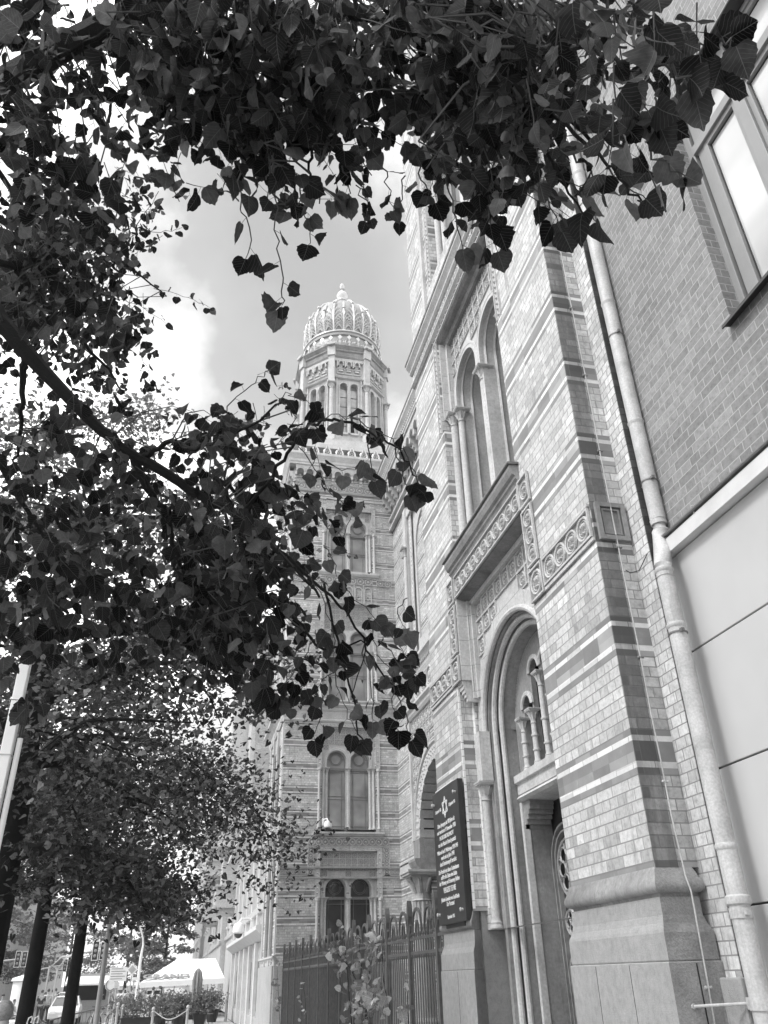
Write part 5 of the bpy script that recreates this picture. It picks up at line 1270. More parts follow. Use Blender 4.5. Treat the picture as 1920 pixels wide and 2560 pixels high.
for path,dist,n,size in [
 ([(590,330),(592,420),(600,520),(607,600),(612,650),(600,672)],2.75,9,.066),
 ([(520,380),(522,450),(540,500),(530,560)],2.8,5,.066),([(640,380),(650,440),(668,480),(665,530)],2.8,4,.062),
 ([(740,360),(748,410),(756,430)],2.8,4,.06),([(770,400),(800,440),(790,480)],3.3,5,.055),([(830,360),(840,400),(850,455)],3.2,5,.056),([(870,380),(868,430),(862,480)],3.3,3,.055),
 ([(960,330),(965,400),(985,470),(1000,540)],2.5,7,.072),([(1050,360),(1060,430),(1065,500),(1075,545)],2.5,6,.07),([(900,340),(915,400),(940,440)],2.7,5,.066),
 ([(1130,330),(1160,380),(1180,430),(1215,500)],2.4,6,.068),([(1240,330),(1280,380),(1262,420),(1290,480)],2.35,6,.068),
 ([(1310,360),(1350,390),(1395,430)],2.2,3,.068),([(1400,300),(1440,360),(1480,380)],2.1,3,.066),([(1450,60),(1500,90),(1560,80)],1.95,4,.066),([(1450,150),(1500,170),(1540,190)],1.9,5,.07),([(1340,180),(1380,210),(1400,240)],2.05,4,.07),([(1420,210),(1430,260)],2.05,2,.068),([(1560,90),(1590,100)],1.9,1,.06),
 ([(330,620),(380,635),(430,655),(455,668)],7.0,12,.06),([(300,500),(360,500),(395,490)],6.5,9,.058),([(230,640),(300,660),(360,700)],6.6,10,.058),([(300,760),(320,800),(325,830)],6.6,8,.06),
 ([(480,900),(520,850),(560,820),(580,800)],3.3,8,.062),([(600,880),(620,850),(640,860),(680,880)],3.2,7,.062),([(640,940),(700,905),(760,905),(800,935)],3.0,9,.066),([(760,905),(830,940),(880,990),(900,1040),(905,1060)],2.85,9,.072),([(850,965),(870,1010),(885,1070)],2.85,4,.08),([(790,940),(800,990),(810,1040)],2.9,5,.066),([(650,960),(690,1030),(730,1080),(745,1090)],3.2,7,.062),([(690,1000),(740,1010),(790,1020)],3.15,5,.062),
 ([(690,1120),(740,1160),(760,1110)],3.3,6,.06),([(700,1180),(720,1220),(730,1260)],3.3,6,.062),([(660,1220),(700,1300),(720,1380),(720,1420)],3.35,12,.062),([(740,1270),(800,1330),(860,1390),(880,1420)],3.25,14,.064),([(800,1330),(810,1400),(850,1450),(880,1470)],3.25,11,.062),([(690,1370),(660,1420),(620,1460),(585,1510)],3.35,12,.062),([(640,1440),(650,1500),(600,1530)],3.35,8,.06),([(720,1420),(735,1500),(760,1560),(775,1600)],3.3,12,.062),([(780,1400),(800,1470),(805,1530),(805,1560)],3.3,10,.06),([(850,1450),(850,1510),(860,1580)],3.2,9,.064),([(700,1500),(690,1560),(680,1600)],3.3,7,.064),([(860,1500),(880,1560),(890,1600)],3.2,4,.07),([(820,1380),(870,1440),(900,1460)],3.2,6,.062),([(740,1440),(700,1470),(670,1500)],3.35,7,.06),
 ([(880,1290),(860,1320),(880,1370)],3.1,3,.064),
]: sprig(path,dist,n,size)
nsub(m.build('bough',B['bark'],None,True)); nsub(tm.build('twigs',B['twig'],None))
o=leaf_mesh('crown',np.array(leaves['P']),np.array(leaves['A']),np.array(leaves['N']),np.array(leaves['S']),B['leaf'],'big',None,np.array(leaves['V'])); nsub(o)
print('near leaves',len(leaves['P']))
# ---------------- other limes along the kerb, built from one generator
def street_tree(pos_,h,cr,label,mat,n,leafsz,seed,r=.2,low=3.4,group='lime trees along the kerb',name='lime_tree',squash=(1,1,.75),dens_in=.35,layers=True,lean=0):
    rg=np.random.default_rng(seed); t_=thing(name,label,'tree',group,loc=tuple(pos_))
    m=MB(); top=h*.62
    m.tube([(0,0,-.1),(.01,0,.3),(.02+lean*.3,.02,top*.5),(lean*.6,0,top),(lean,.1,h*.85)],[r*1.25,r,r*.85,r*.6,r*.2],12); m.build('trunk',B['bark'],t_,True)
    br=MB(); tips=[]
    nb=14 if layers else 9
    for i in range(nb):
        z=low+(h*.85-low)*(i/(nb-1)); a=i*2.4+rg.uniform(-.4,.4); L=cr*(1.0-.45*abs((z-low)/(h-low)-.3))*rg.uniform(.75,1.1)*(.62+.38*min(1,(z-low)/2.2))
        p=np.array([lean*z/h,0,z]); d=np.array([math.cos(a),math.sin(a),.35]); pts=[p]; 
        for k in range(6):
            d=unit(d+np.array([0,0,-.11])+rg.normal(0,.12,3)); p=p+d*L/6; pts.append(p); tips.append((p.copy(),L))
            if k>1:
                for s_ in (1,-1):
                    e=unit(np.array([-d[1]*s_,d[0]*s_,-.1])+d*.7+rg.normal(0,.2,3)); q=p.copy(); pp=[q]
                    for kk in range(3): e=unit(e+np.array([0,0,-.18])+rg.normal(0,.15,3)); q=q+e*L/9; pp.append(q); tips.append((q.copy(),L))
                    br.tube(pp,[r*.1,r*.07,r*.05,r*.03],4,False)
        br.tube(pts,[r*.45,r*.36,r*.28,r*.2,r*.14,r*.1,r*.05],6)
    br.build('branches',B['bark'],t_,True)
    TP=np.array([q for q,_ in tips]); idx=rg.integers(0,len(TP),n); P=TP[idx]+rg.normal(0,1,(n,3))*np.array([.34,.34,.24])*cr*.22
    # leaves gather in small drooping sprays
    ns=max(40,n//14); C_=P[:ns]; P=C_[rg.integers(0,ns,n)]+rg.normal(0,1,(n,3))*np.array([.3,.3,.07])*(cr/3.4)
    P=P[P[:,2]>low-.9]; n=len(P)
    A=rg.normal(0,.8,(n,3))*[1,1,.5]+np.array([0,0,-.25]); Nn=rg.normal(0,.5,(n,3))+np.array([-.2,0,.9])
    c=leaf_mesh('crown',P,A,Nn,leafsz*rg.uniform(.7,1.2,n),mat,'small',t_)
    return t_
street_tree((-2.08,10.6,GROUND),9.0,3.8,'lime with thick dark trunk at the left edge, its small leaves under the near boughs',B['leaf_far'],22000,.078,3,.25,3.2,lean=.0)
street_tree((-2.5,17.3,GROUND),9.3,4.9,'second lime from the left, a straight black trunk beside the seated crowd',B['leaf_far'],32000,.092,4,.15,3.8,lean=.0)
street_tree((-2.5,24.4,GROUND),9.0,3.5,'third lime from the left, its slim dark trunk leaning beside the grey lamp post',B['leaf_far'],20000,.095,5,.17,4.0,lean=.0)
_b=W(110,1000,30); street_tree((float(_b[0]),float(_b[1]),GROUND),float(_b[2])+2.0,4.6,'tall pale sunlit tree glimpsed behind the dark near bough',B['leaf_pale'],12000,.15,61,.28,9.0,'pale distant street trees','street_tree')  # sunlit look comes from the pale leaf colour
pale=[((-7.5,150,GROUND),16,7,'broad pale tree at the end of the street above the white awning'),((-18,165,GROUND),17,8,'broad pale tree beyond the traffic lights'),((-22,95,GROUND),13,5.5,'pale tree on the far pavement behind the crowd'),((-23,125,GROUND),15,6,'pale tree on the far pavement beyond the poster column'),((-1.5,130,GROUND),13,5,'pale tree on the near pavement beyond the café awning'),((-24,70,GROUND),12,5,'pale tree at the left edge across the street')]
for i,(p,h,cr,lab) in enumerate(pale): street_tree(p,h,cr,lab,B['leaf_pale'],4200,.42,20+i,.25,3.0,'pale distant street trees','street_tree')
# ---------------- climber on the fence
cl=thing('climbing_plant','pale leafed climber straggling over the middle of the iron fence','climber',loc=(XF,14,GROUND))
P=[];A=[];Nn=[];Sz=[]; m=MB()
for (y0,z0,y1,z1,n) in ((15.6,GROUND,16.6,2.55,34),(15.4,GROUND,15.0,2.2,40),(14.9,1.0,13.7,2.15,44),(15.2,1.2,13.4,1.35,34),(12.0,GROUND,11.8,1.5,14),(21.0,GROUND,21.8,1.55,16),(15.4,1.5,17.6,2.1,34),(15.2,1.8,14.3,.9,26),(26.3,GROUND,28.2,2.2,34),(13.6,1.9,12.9,1.2,18)):
    o,r=refine([(XF-.04,y0,z0),(XF-.08,y0*.6+y1*.4,z0*.5+z1*.5),(XF-.1,y1,z1)],[.008,.006,.003],8); m=MB(); m.tube(o,r,5); so=m.build('stem',B['bark'],None); so.parent=cl; so.location=(-XF,-14,-GROUND); o=np.array(o)
    for i in range(n):
        q=o[int(len(o)*(.45+.54*RNG.random()))]+RNG.normal(0,1,3)*[.05,.12,.09]+[-.05,0,0]; P.append(q);A.append(RNG.normal(0,.6,3)+[-.3,0,-.4]);Nn.append(RNG.normal(0,.6,3)+[-.7,0,.5]);Sz.append(RNG.uniform(.05,.14))
o=leaf_mesh('foliage',np.array(P),np.array(A),np.array(Nn),np.array(Sz),B['leaf_ivy'],'big'); o.parent=cl; o.location=(-XF,-14,-GROUND)
# ================================================================ STREET FURNITURE, CARS, PEOPLE
def ax(px,Y,py=2470): d=ray(px,py); return d[0]/d[1]*Y
def zt_(px,py,Y): d=ray(px,py); return EYE[2]+d[2]/d[1]*Y
def simple(name,label,cat,loc,group=None,rz=0):
    t_=thing(name,label,cat,group,loc=loc); t_.rotation_euler=(0,0,rz); return t_
B['shirt_l']=plain('light_cloth',.6,.9); B['shirt_d']=plain('dark_cloth',.06,.9); B['shirt_m']=plain('mid_cloth',.25,.9); B['skin']=plain('skin',.42,.6,0,.05); B['hair']=plain('hair',.07,.6,0,.4,60); B['hair_g']=stone('fair_hair',.27,.5,40,.6)
B['carw']=plain('white_car_paint',.75,.25,0,.04,2,.6); B['card']=plain('dark_car_paint',.05,.25,0,.04,2,.6); B['tyre']=plain('tyre_rubber',.03,.8); B['awn']=plain('white_awning_cloth',.82,.8,0,.05,2)
B['greymetal']=plain('grey_metal_post',.42,.5,0,.15,4)
def skinned(edges,pts,rads,name,mat,parent,sub_=1,root='pelvis'):
    ks=list(pts); me=bpy.data.meshes.new(name); me.from_pydata([pts[k] for k in ks],[(ks.index(a),ks.index(b)) for a,b in edges],[])
    o=bpy.data.objects.new(name,me); COL.objects.link(o)
    md=o.modifiers.new('skin','SKIN'); s_=me.skin_vertices[0].data
    for i,k in enumerate(ks): s_[i].radius=(rads[k][0],rads[k][1]) if isinstance(rads[k],tuple) else (rads[k],rads[k]); s_[i].use_root=(k==root or (root not in ks and i==0))
    sd=o.modifiers.new('s','SUBSURF'); sd.levels=sub_; sd.render_levels=sub_
    dg=bpy.context.evaluated_depsgraph_get(); nm=bpy.data.meshes.new_from_object(o.evaluated_get(dg)); COL.objects.unlink(o); bpy.data.objects.remove(o)
    nm.materials.clear(); nm.materials.append(mat); nm.name=name
    nm.polygons.foreach_set('use_smooth',[True]*len(nm.polygons))
    return link(bpy.data.objects.new(name,nm),parent)
def person(label,loc,rz,pose='stand',h=1.72,top='shirt_l',bot='shirt_d',hair='hair',group='people in the street',fine=False):
    t_=simple('person',label,'person',loc,group,rz); s=h/1.72
    sit=pose=='sit'; walk=pose=='walk'
    zp=.52 if sit else .92
    P=dict(pelvis=(0,0,zp),waist=(0,.0,zp+.16),chest=(0,.01,zp+.38),neck=(0,.01,zp+.54),head0=(0,-.01,zp+.62),head1=(0,-.015,zp+.76))
    Rr=dict(pelvis=(.14,.10),waist=(.125,.09),chest=(.155,.10),neck=.052,head0=(.066,.078),head1=(.06,.07))
    E_=[('pelvis','waist'),('waist','chest'),('chest','neck'),('neck','head0'),('head0','head1')]
    for k,sx in (('l',-1),('r',1)):
        sw=(.16 if sx>0 else -.16) if walk else 0
        if sit: hip,knee,ank,toe=(sx*.09,0,zp-.02),(sx*.11,-.42,zp-.02),(sx*.11,-.40,.08),(sx*.12,-.54,.03)
        else: hip,knee,ank,toe=(sx*.09,0,zp-.08),(sx*.10,-sw*.9-.02,.50),(sx*.10,-sw*1.6+(.06 if walk and sw<0 else 0),.085),(sx*.12,-sw*1.6-.13,.03)
        sh,el,wr=(sx*.19,.01,zp+.47),(sx*.235,sw*.8+.02,zp+.2),(sx*.23,sw*1.2-.08,zp-.03)
        if sit or pose=='hold': el=(sx*.25,-.06,zp+.2); wr=(sx*.14,-.28,zp+.18)
        for n_,p_,r_ in (('hip',hip,.082),('knee',knee,.052),('ank',ank,.036),('toe',toe,.03),('sh',sh,.055),('el',el,.038),('wr',wr,.026)): P[n_+k]=p_; Rr[n_+k]=r_
        d=unit(np.array(wr)-np.array(el)); pb=np.array(wr)+d*.075; P['palm'+k]=tuple(pb); Rr['palm'+k]=(.03,.016)
        E_+= [('pelvis','hip'+k),('hip'+k,'knee'+k),('knee'+k,'ank'+k),('ank'+k,'toe'+k),('chest','sh'+k),('sh'+k,'el'+k),('el'+k,'wr'+k),('wr'+k,'palm'+k)]
        for f in range(5):
            ox=(f-1.5)*.015 if f<4 else -.032*sx; q=pb+np.array([ox,0,0])+d*(.07-.006*abs(f-1.2) if f<4 else .02)+np.array([0,-.015,0]); P['f%d%s'%(f,k)]=tuple(q); Rr['f%d%s'%(f,k)]=.0075; E_.append(('palm'+k,'f%d%s'%(f,k)))
    P={k:tuple(np.array(v)*s) for k,v in P.items()}; Rr={k:(tuple(np.array(v)*s) if isinstance(v,tuple) else v*s) for k,v in Rr.items()}
    body=skinned(E_,P,Rr,'body',B['skin'],t_,2 if fine else 1)
    def inflate(keys,ed,k,name,mat):
        return skinned([e for e in ed if e[0] in keys and e[1] in keys],{q:P[q] for q in P if q in keys},{q:(tuple(np.array(Rr[q])*k) if isinstance(Rr[q],tuple) else Rr[q]*k) for q in keys},name,mat,t_,1,'pelvis')
    inflate(['pelvis','waist','chest','shl','shr','ell','elr'],E_,1.16,'shirt',B[top])
    inflate(['pelvis','hipl','hipr','kneel','kneer','ankl','ankr'],E_,1.2,'trousers',B[bot])
    hx,hy,hz=P['head1']; m=MB(); m.ellip((hx,hy+.012*s,hz-.0*s),(.083*s,.098*s,.098*s),14,9)
    # cut the face side of the hair
    m2=MB(); keep=[f for f in m.f if not all(m.v[i][1]<hy-.02*s and m.v[i][2]<hz+.05*s for i in f)]; m2.v=m.v; m2.f=keep; m2.build('hair',B[hair],t_,True)
    m=MB(); m.ellip((hx,hy-.082*s,hz-.045*s),(.012*s,.018*s,.022*s),6,4)
    for sx in (-1,1): m.ellip((hx+sx*.073*s,hy,hz-.045*s),(.012*s,.02*s,.03*s),6,4)
    m.build('nose_and_ears',B['skin'],t_,True)
    m=MB(); 
    for sx in (-1,1): m.ellip((hx+sx*.03*s,hy-.072*s,hz-.02*s),(.012*s,.008*s,.007*s),6,4)
    m.ellip((hx,hy-.072*s,hz-.085*s),(.024*s,.008*s,.005*s),6,4); m.build('eyes_and_mouth',B['hair'],t_,True)
    m=MB()
    for k in 'lr':
        a=P['ank'+k]; b=P['toe'+k]; m.ellip(((a[0]+b[0])/2,(a[1]+b[1])/2,.04*s),(.05*s,.14*s,.045*s),8,5)
    m.build('shoes',B['shirt_d'],t_,True)
    return t_
person('fair-haired person seen from behind at the lower left corner',(ax(22,9.7),9.7,GROUND-.0),PI,'stand',1.74,'shirt_d','shirt_m','hair_g',None,True)
crowd=[(12,52,'walk','shirt_l','shirt_d','person in a pale shirt walking at the far left behind the fair-haired person'),(28,60,'sit','shirt_d','shirt_m','dark dressed person seated at the left of the crowd'),(42,58,'sit','shirt_l','shirt_m','pale shirted person seated near the poster column'),(108,62,'stand','shirt_d','shirt_d','dark dressed person standing just right of the second trunk'),(116,66,'hold','shirt_m','shirt_d','grey shirted person with raised forearms right of the second trunk'),(123,63,'walk','shirt_l','shirt_d','pale shirted person walking in the group between two trunks'),(134,64,'walk','shirt_l','shirt_m','pale person walking at the right of the group between two trunks'),(141,70,'stand','shirt_d','shirt_m','dark shirted person farthest right between the two trunks'),
(328,70,'stand','shirt_l','shirt_d','pale person standing beside the diamond road sign'),(338,72,'walk','shirt_m','shirt_d','grey shirted person walking behind the diamond road sign'),(347,68,'hold','shirt_d','shirt_m','dark shirted person with forearms raised before the lamp post'),(356,71,'stand','shirt_l','shirt_m','pale person standing left of the menu board'),(310,66,'walk','shirt_l','shirt_d','person in a white shirt below the large white sign board'),(384,53,'stand','shirt_d','shirt_d','person in black standing in front of the menu board'),(495,60,'hold','shirt_l','shirt_l','person in white under the right end of the café awning'),(533,58,'sit','shirt_l','shirt_d','pale shirted person seated at the right of the café'),(285,72,'walk','shirt_m','shirt_m','grey dressed person walking between post and sign board'),(66,70,'stand','shirt_m','shirt_d','grey shirted person standing behind the second trunk')]
for px,Y,po,tp,bt,lab in crowd: person(lab,(ax(px,Y),Y,GROUND if ax(px,Y)>-3.6 and ax(px,Y)<3.2 else GROUND-.12),RNG.uniform(0,6.28),po,RNG.uniform(1.62,1.84),tp,bt)
def car(label,loc,rz,paint,group='cars in the street'):
    t_=simple('car',label,'car',loc,group,rz)
    fr=Fr((0,0),(0,1),(-1,0))
    lo=[(-2.1,.35),(-2.15,.7),(-1.95,.9),(-1.2,.98),(1.0,1.0),(1.95,.86),(2.1,.7),(2.12,.35)]
    m=MB(); m.prism(fr,lo,-.86,.86); m.build('body',B[paint],t_,False,.05)
    m=MB(); n=[(-1.25,.97,.80),(-.55,1.42,.62),(.55,1.45,.62),(1.45,.99,.80)]
    vs=[(s_*w_,u,z) for u,z,w_ in n for s_ in (-1,1)]; m.add(vs,[(0,1,3,2),(2,3,5,4),(4,5,7,6),(0,2,4,6),(1,3,5,7),(0,1,7,6)]); m.build('windows',B['glass_dark'],t_)
    m=MB(); m.add([(s_*w_,u,z) for u,z,w_ in ((-.6,1.425,.6),(.6,1.455,.6)) for s_ in (-1,1)]+[(s_*w_,u,z+.03) for u,z,w_ in ((-.5,1.425,.52),(.5,1.455,.52)) for s_ in (-1,1)],[(0,1,3,2),(4,5,7,6),(0,1,5,4),(2,3,7,6),(0,2,6,4),(1,3,7,5)])
    for s_ in (-1,1): m.tube([(s_*.8,-1.25,.97),(s_*.63,-.55,1.42),(s_*.63,.55,1.45),(s_*.8,1.45,.99)],.03,5); m.tube([(s_*.8,.05,.98),(s_*.63,0,1.43)],.03,5)
    m.build('roof',B[paint],t_)
    for sx in (-1,1):
        for y in (-1.3,1.35):
            m=MB(); fw=Fr((sx*.87,0),(0,1),(sx,0)); m.torus(fw,y,.33,.26,.09,-.07,18,6); w_=m.build('wheel',B['tyre'],t_,True)
            m=MB(); m.bump(fw,y,.33,.2,.2,-.02,.03,12); m.build('rim',B['zinc'],w_)
        for y,nm,mt in ((-2.12,'headlight','white'),(2.1,'tail_light','shirt_m')):
            m=MB(); m.box(sx*.6-.16,sx*.6+.16,y-.03,y+.03,.6,.75); m.build(nm,B[mt],t_)
    m=MB(); m.box(-.26,.26,-2.18,-2.12,.4,.5); m.build('number_plate',B['white'],t_)
    return t_
RD=GROUND-.126
car('white car half hidden behind the third tree trunk',(-6.3,60,RD),0.05,'carw'); car('small white car driving up behind the grey post',(ax(270,112),112,RD),0,'carw'); car('white car at the far left beyond the crowd',(ax(168,92),92,RD),.1,'carw'); car('dark van-like car behind the white car at the left',(ax(163,104),104,RD),0,'card'); car('pale car farther on beneath the sign board',(ax(305,128),128,RD),0,'carw')
# posts, signs, signals
t_=simple('mast','tall light grey metal mast rising behind the third tree trunk','mast',(ax(252,27),27,GROUND)); m=MB(); m.lathe((0,0,0),[(.10,0),(.08,.3),(.07,2.5),(.06,4.5),(.04,5.2)],14); m.build('shaft',B['greymetal'],t_,True); m=MB(); m.lathe((0,0,0),[(.15,0),(.15,.25),(.12,.3)],14); m.build('base',B['greymetal'],t_)
def signal(px,py,Y,label,arm=3.0):
    z=zt_(px,py,Y)-GROUND; t_=simple('traffic_light',label,'traffic light',(ax(px,Y,py),Y,GROUND),'traffic lights over the crossing')
    m=MB(); m.box(-.17,.17,-.12,.12,z-.5,z+.5); m.build('housing',B['black'],t_); m=MB(); 
    for q in ((-.2,-.17,z-.53,z+.53),(.17,.2,z-.53,z+.53),(-.2,.2,z-.56,z-.53),(-.2,.2,z+.53,z+.56)): m.box(q[0],q[1],-.13,-.1,q[2],q[3])
    m.build('surround',B['white'],t_)
    for k in range(3):
        m=MB(); m.lathe((0,0,0),[(.1,0),(.0,.02)],10); 
        mm=MB(); mm.bump(FY(-.12),0,z-.3+.3*k,.1,.1,.0,.04,10); mm.build('lens',B['shirt_m'],t_)
    m=MB(); m.tube([(0,.15,z),(-arm*.4,.15,z-.1),(-arm*.8,.15,z-.35),(-arm,.15,z-1.0),(-arm,.15,0)],.06,8); m.build('arm',B['greymetal'],t_,True)
signal(239,2377,62,'traffic light with white surround left of the grey mast',2.2); signal(258,2377,66,'traffic light partly behind the grey mast',3.4); signal(45,2398,75,'first traffic light on the arm at the far left',3.0); signal(61,2398,78,'second traffic light on the arm at the far left',3.5); signal(163,2413,95,'distant traffic light between the second and third trunks',3.0)
def board(px,pt,pb,w_px,Y,label,name='sign_board',lines=True,text=None,rz=0):
    x=ax(px,Y); z1=zt_(px,pt,Y)-GROUND; z0=zt_(px,pb,Y)-GROUND; w_=w_px/2250*Y/2
    t_=simple(name,label,'sign',(x,Y,GROUND),None,rz); m=MB(); m.box(-w_,w_,-.02,.02,z0,z1); m.build('panel',B['white'],t_); m=MB(); m.tube([(0,.05,0),(0,.05,z1-.05)],.04,8); m.build('post',B['greymetal'],t_,True)
    if lines:
        m=MB(); n=5
        for k in range(n): q=z0+(z1-z0)*(k+.8)/(n+.6); m.box(-w_*.82,w_*(.8 if k%2 else .5),-.026,-.021,q,q+(z1-z0)*.05)
        m.build('lettering_rows',B['shirt_m'],t_)
    return t_,w_,z0,z1
board(291,2418,2453,40,46,'large white information board on a post right of the grey mast'); board(291,2455,2470,13,45.5,'small white plate below the large information board','sign_plate')
board(333,2443,2451,17,58,'narrow white street name plate near the café','sign_plate',False)
t_=simple('road_sign','diamond priority road sign beside the information board','sign',(ax(325,50),50,GROUND)); z=zt_(325,2424,50)-GROUND; m=MB(); m.prism(FY(0),[(0,z-.3),(.3,z),(0,z+.3),(-.3,z)],0,.02); m.build('plate',B['white'],t_); m=MB(); m.prism(FY(-.021),[(0,z-.2),(.2,z),(0,z+.2),(-.2,z)],0,.004); m.build('centre_field',B['greymetal'],t_); m=MB(); m.tube([(0,.04,0),(0,.04,z)],.03,8); m.build('post',B['greymetal'],t_,True)
t_=simple('road_sign','round pale road sign under the information board','sign',(ax(276,52),52,GROUND)); z=zt_(276,2462,52)-GROUND; m=MB(); m.bump(FY(0),0,z,.3,.3,0,.02,20); m.build('disc',B['white'],t_); m=MB(); m.torus(FY(-.02),0,z,.25,.03,0,20,5); m.build('rim',B['shirt_m'],t_); m=MB(); m.tube([(0,.04,0),(0,.04,z)],.03,8); m.build('post',B['greymetal'],t_,True)
t_=simple('street_lamp','street lamp with curved arm above the café awning','lamp',(ax(343,60),60,GROUND)); m=MB(); zz=zt_(349,2394,60)-GROUND; za=zt_(330,2302,60)-GROUND
m.tube([(0,0,0),(0,0,zz),(.06,0,zz+.7),(.0,0,za-1.0),(-.3,0,za-.3),(-.75,0,za)],[.1,.09,.06,.05,.045,.04],8); m.build('pole',B['white'],t_,True); m=MB(); m.ellip((-1.0,0,za+.0),(.32,.13,.09),10,5); m.build('lamp_head',B['white'],t_,True)
t_=simple('station_sign','round white sign with a letter S above the café awning','sign',(ax(408,72),72,GROUND)); z=zt_(408,2428,72)-GROUND; m=MB(); m.bump(FY(0),0,z,.3,.3,0,.03,24); m.build('disc',B['white'],t_); m=MB(); m.tube([(0,.04,0),(0,.04,z)],.04,8); m.build('post',B['greymetal'],t_,True); o=text_mesh('S',.52,B['shirt_m'],'letter',t_,lambda x,y,w_:(x,-.035-w_,z-.19+y),.004,'CENTER',.02)
t_=simple('poster_column','white poster column behind the second tree trunk','column',(ax(56,62),62,RD)); m=MB(); m.lathe((0,0,0),[(.75,0),(.75,.2),(.62,.25),(.62,2.3),(.75,2.35),(.7,2.5),(0,2.7)],20); m.build('drum',B['awn'],t_,True)
t_=simple('kiosk','pale kiosk with white awning beyond the third tree trunk','kiosk',(ax(222,84),84,RD)); m=MB(); m.box(-1.8,1.8,0,3,0,2.9); m.build('cabin',B['stone_pale'],t_); m=MB(); m.prism(Fr((0,0),(0,1),(1,0)),[(0,2.7),(-1.2,2.15),(-1.2,2.0),(0,2.45)],-1.9,1.9); m.build('awning',B['awn'],t_); m=MB(); m.box(-1.5,1.5,-.02,0,.9,2.2); m.build('opening',B['void'],t_)
# light coloured post at the upper left, seen between the leaves
Yp=6.2; xp=ax(24,Yp,1850); ztop=zt_(50,1640,Yp)-GROUND
t_=simple('banner_pole','pale square metal pole with a slim white tube beside it at the left edge','pole',(xp,Yp,GROUND)); m=MB(); m.box(-.04,.035,-.04,.04,0,ztop); m.build('shaft',B['white'],t_,False,.006); m=MB(); m.box(-.042,.037,-.042,.042,ztop-.75,ztop-.74); m.build('joint_band',B['greymetal'],t_); m=MB(); m.tube([(.07,0,0),(.07,0,ztop-.62)],.02,12); m.build('tube',B['white'],t_,True); m=MB(); m.tube([(.062,.0,ztop-.62),(.062,0,ztop-.25)],.006,6); m.tube([(.078,.0,ztop-.62),(.078,0,ztop-.25)],.006,6); m.build('wire',B['black'],t_)
# café: awning, umbrella, tables, planters
aw=simple('cafe_awning','wide white café awning with faint lettering stretched over the terrace','awning',(0.2,62,GROUND)); Ya=62
A0=ax(353,Ya,2465); A1=ax(556,Ya,2444); zl=1.95; zr=3.3
m=MB(); T0,T1=ax(440,Ya+3,2430),ax(536,Ya+3,2425)
vs=[(A0,-3,zl),(A1,-3,zl+.12),(T1,2.5,zr),(T0,2.5,zr),(A0-.2,3.5,zl),(A1,3.5,zl)]; vs=[(x-.2,y,z) for x,y,z in vs]; m.add([(x,y,z) for x,y,z in vs]+[(x,y,z-.04) for x,y,z in vs],[(0,1,2,3),(3,2,5,4),(0,3,4),(6,7,8,9),(9,8,11,10),(6,9,10),(0,1,7,6),(4,5,11,10),(0,4,10,6),(1,2,8,7),(2,5,11,8)]); m.build('canopy',B['awn'],aw)
m=MB(); m.add([(x-.2,-3.02,z) for x,z in ((A0,zl+.02),(A1,zl+.14),(A1,zl-.16),(A0,zl-.28))],[(0,1,2,3)]); m.build('valance',B['awn'],aw)
def ontop(x,y,w_):
    f=(x+0)/1; q=(y+.25)/5.5; return (-.35+x, -3+5.5*q*1.5, zl+.1+(zr-zl)*q*1.5+.05+w_)
text_mesh('GRAND R',.74,B['shirt_m'],'lettering',aw,ontop,.012,'CENTER',.03,1.1)
m=MB()
for x in (A0+.3,A0+2.1,A1-.8): 
    for y in (-2.9,3.2): m=MB(); m.tube([(x-.2,y,0),(x-.2,y,zl)],.035,6); m.build('support_post',B['greymetal'],aw)
def umbrella_closed(px,Y,top,label):
    t_=simple('parasol',label,'parasol',(ax(px,Y,2500),Y,GROUND)); z1=zt_(px,top,Y)-GROUND
    m=MB(); m.tube([(0,0,0),(0,0,z1)],.025,8); m.build('pole',B['greymetal'],t_,True); m=MB(); n=24
    prs=[(.05,z1),(.14,z1-.15),(.2,z1-.5),(.17,z1-1.2),(.22,z1-1.75),(.1,z1-1.9)]
    vs=[];fs=[]
    for i in range(n):
        a=2*PI*i/n
        for j,(r,z) in enumerate(prs): rr_=r*(1+(.28 if i%3==0 else -.15)*(j>0)); vs.append((rr_*math.cos(a),rr_*math.sin(a),z))
    k=len(prs); fs=[(i*k+j,((i+1)%n)*k+j,((i+1)%n)*k+j+1,i*k+j+1) for i in range(n) for j in range(k-1)]; m.add(vs,fs); m.build('folded_canopy',B['shirt_m'],t_); m=MB(); m.lathe((0,0,0),[(.3,0),(.3,.08),(.06,.12)],14); m.build('base',B['greymetal'],t_)
umbrella_closed(490,47,2421,'tall folded grey parasol among the café tables')
def cafe_table(px,Y,label):
    t_=simple('cafe_table',label,'table',(ax(px,Y,2520),Y,GROUND),'café tables'); m=MB(); m.lathe((0,0,0),[(.45,.74),(.45,.77),(0,.775)],20); m.build('top',B['white'],t_); m=MB(); m.tube([(0,0,0),(0,0,.74)],.03,8)
    for k in range(3): a=k*2.1; m.tube([(0,0,.1),(.3*math.cos(a),.3*math.sin(a),0)],.02,5)
    m.build('pedestal',B['black'],t_)
def cafe_chair(px,Y,rz,label):
    t_=simple('cafe_chair',label,'chair',(ax(px,Y,2520),Y,GROUND),'café chairs',rz); m=MB(); m.box(-.21,.21,-.21,.21,.44,.47); m.build('seat',B['wood'],t_); m=MB(); m.box(-.2,.2,.19,.22,.55,.88); m.build('backrest',B['wood'],t_)
    for sx in (-1,1):
        for sy in (-1,1): m=MB(); m.tube([(sx*.2,sy*.2,0),(sx*.19,sy*.19,.46 if sy<0 else .86)],.014,5); m.build('leg',B['black'],t_)
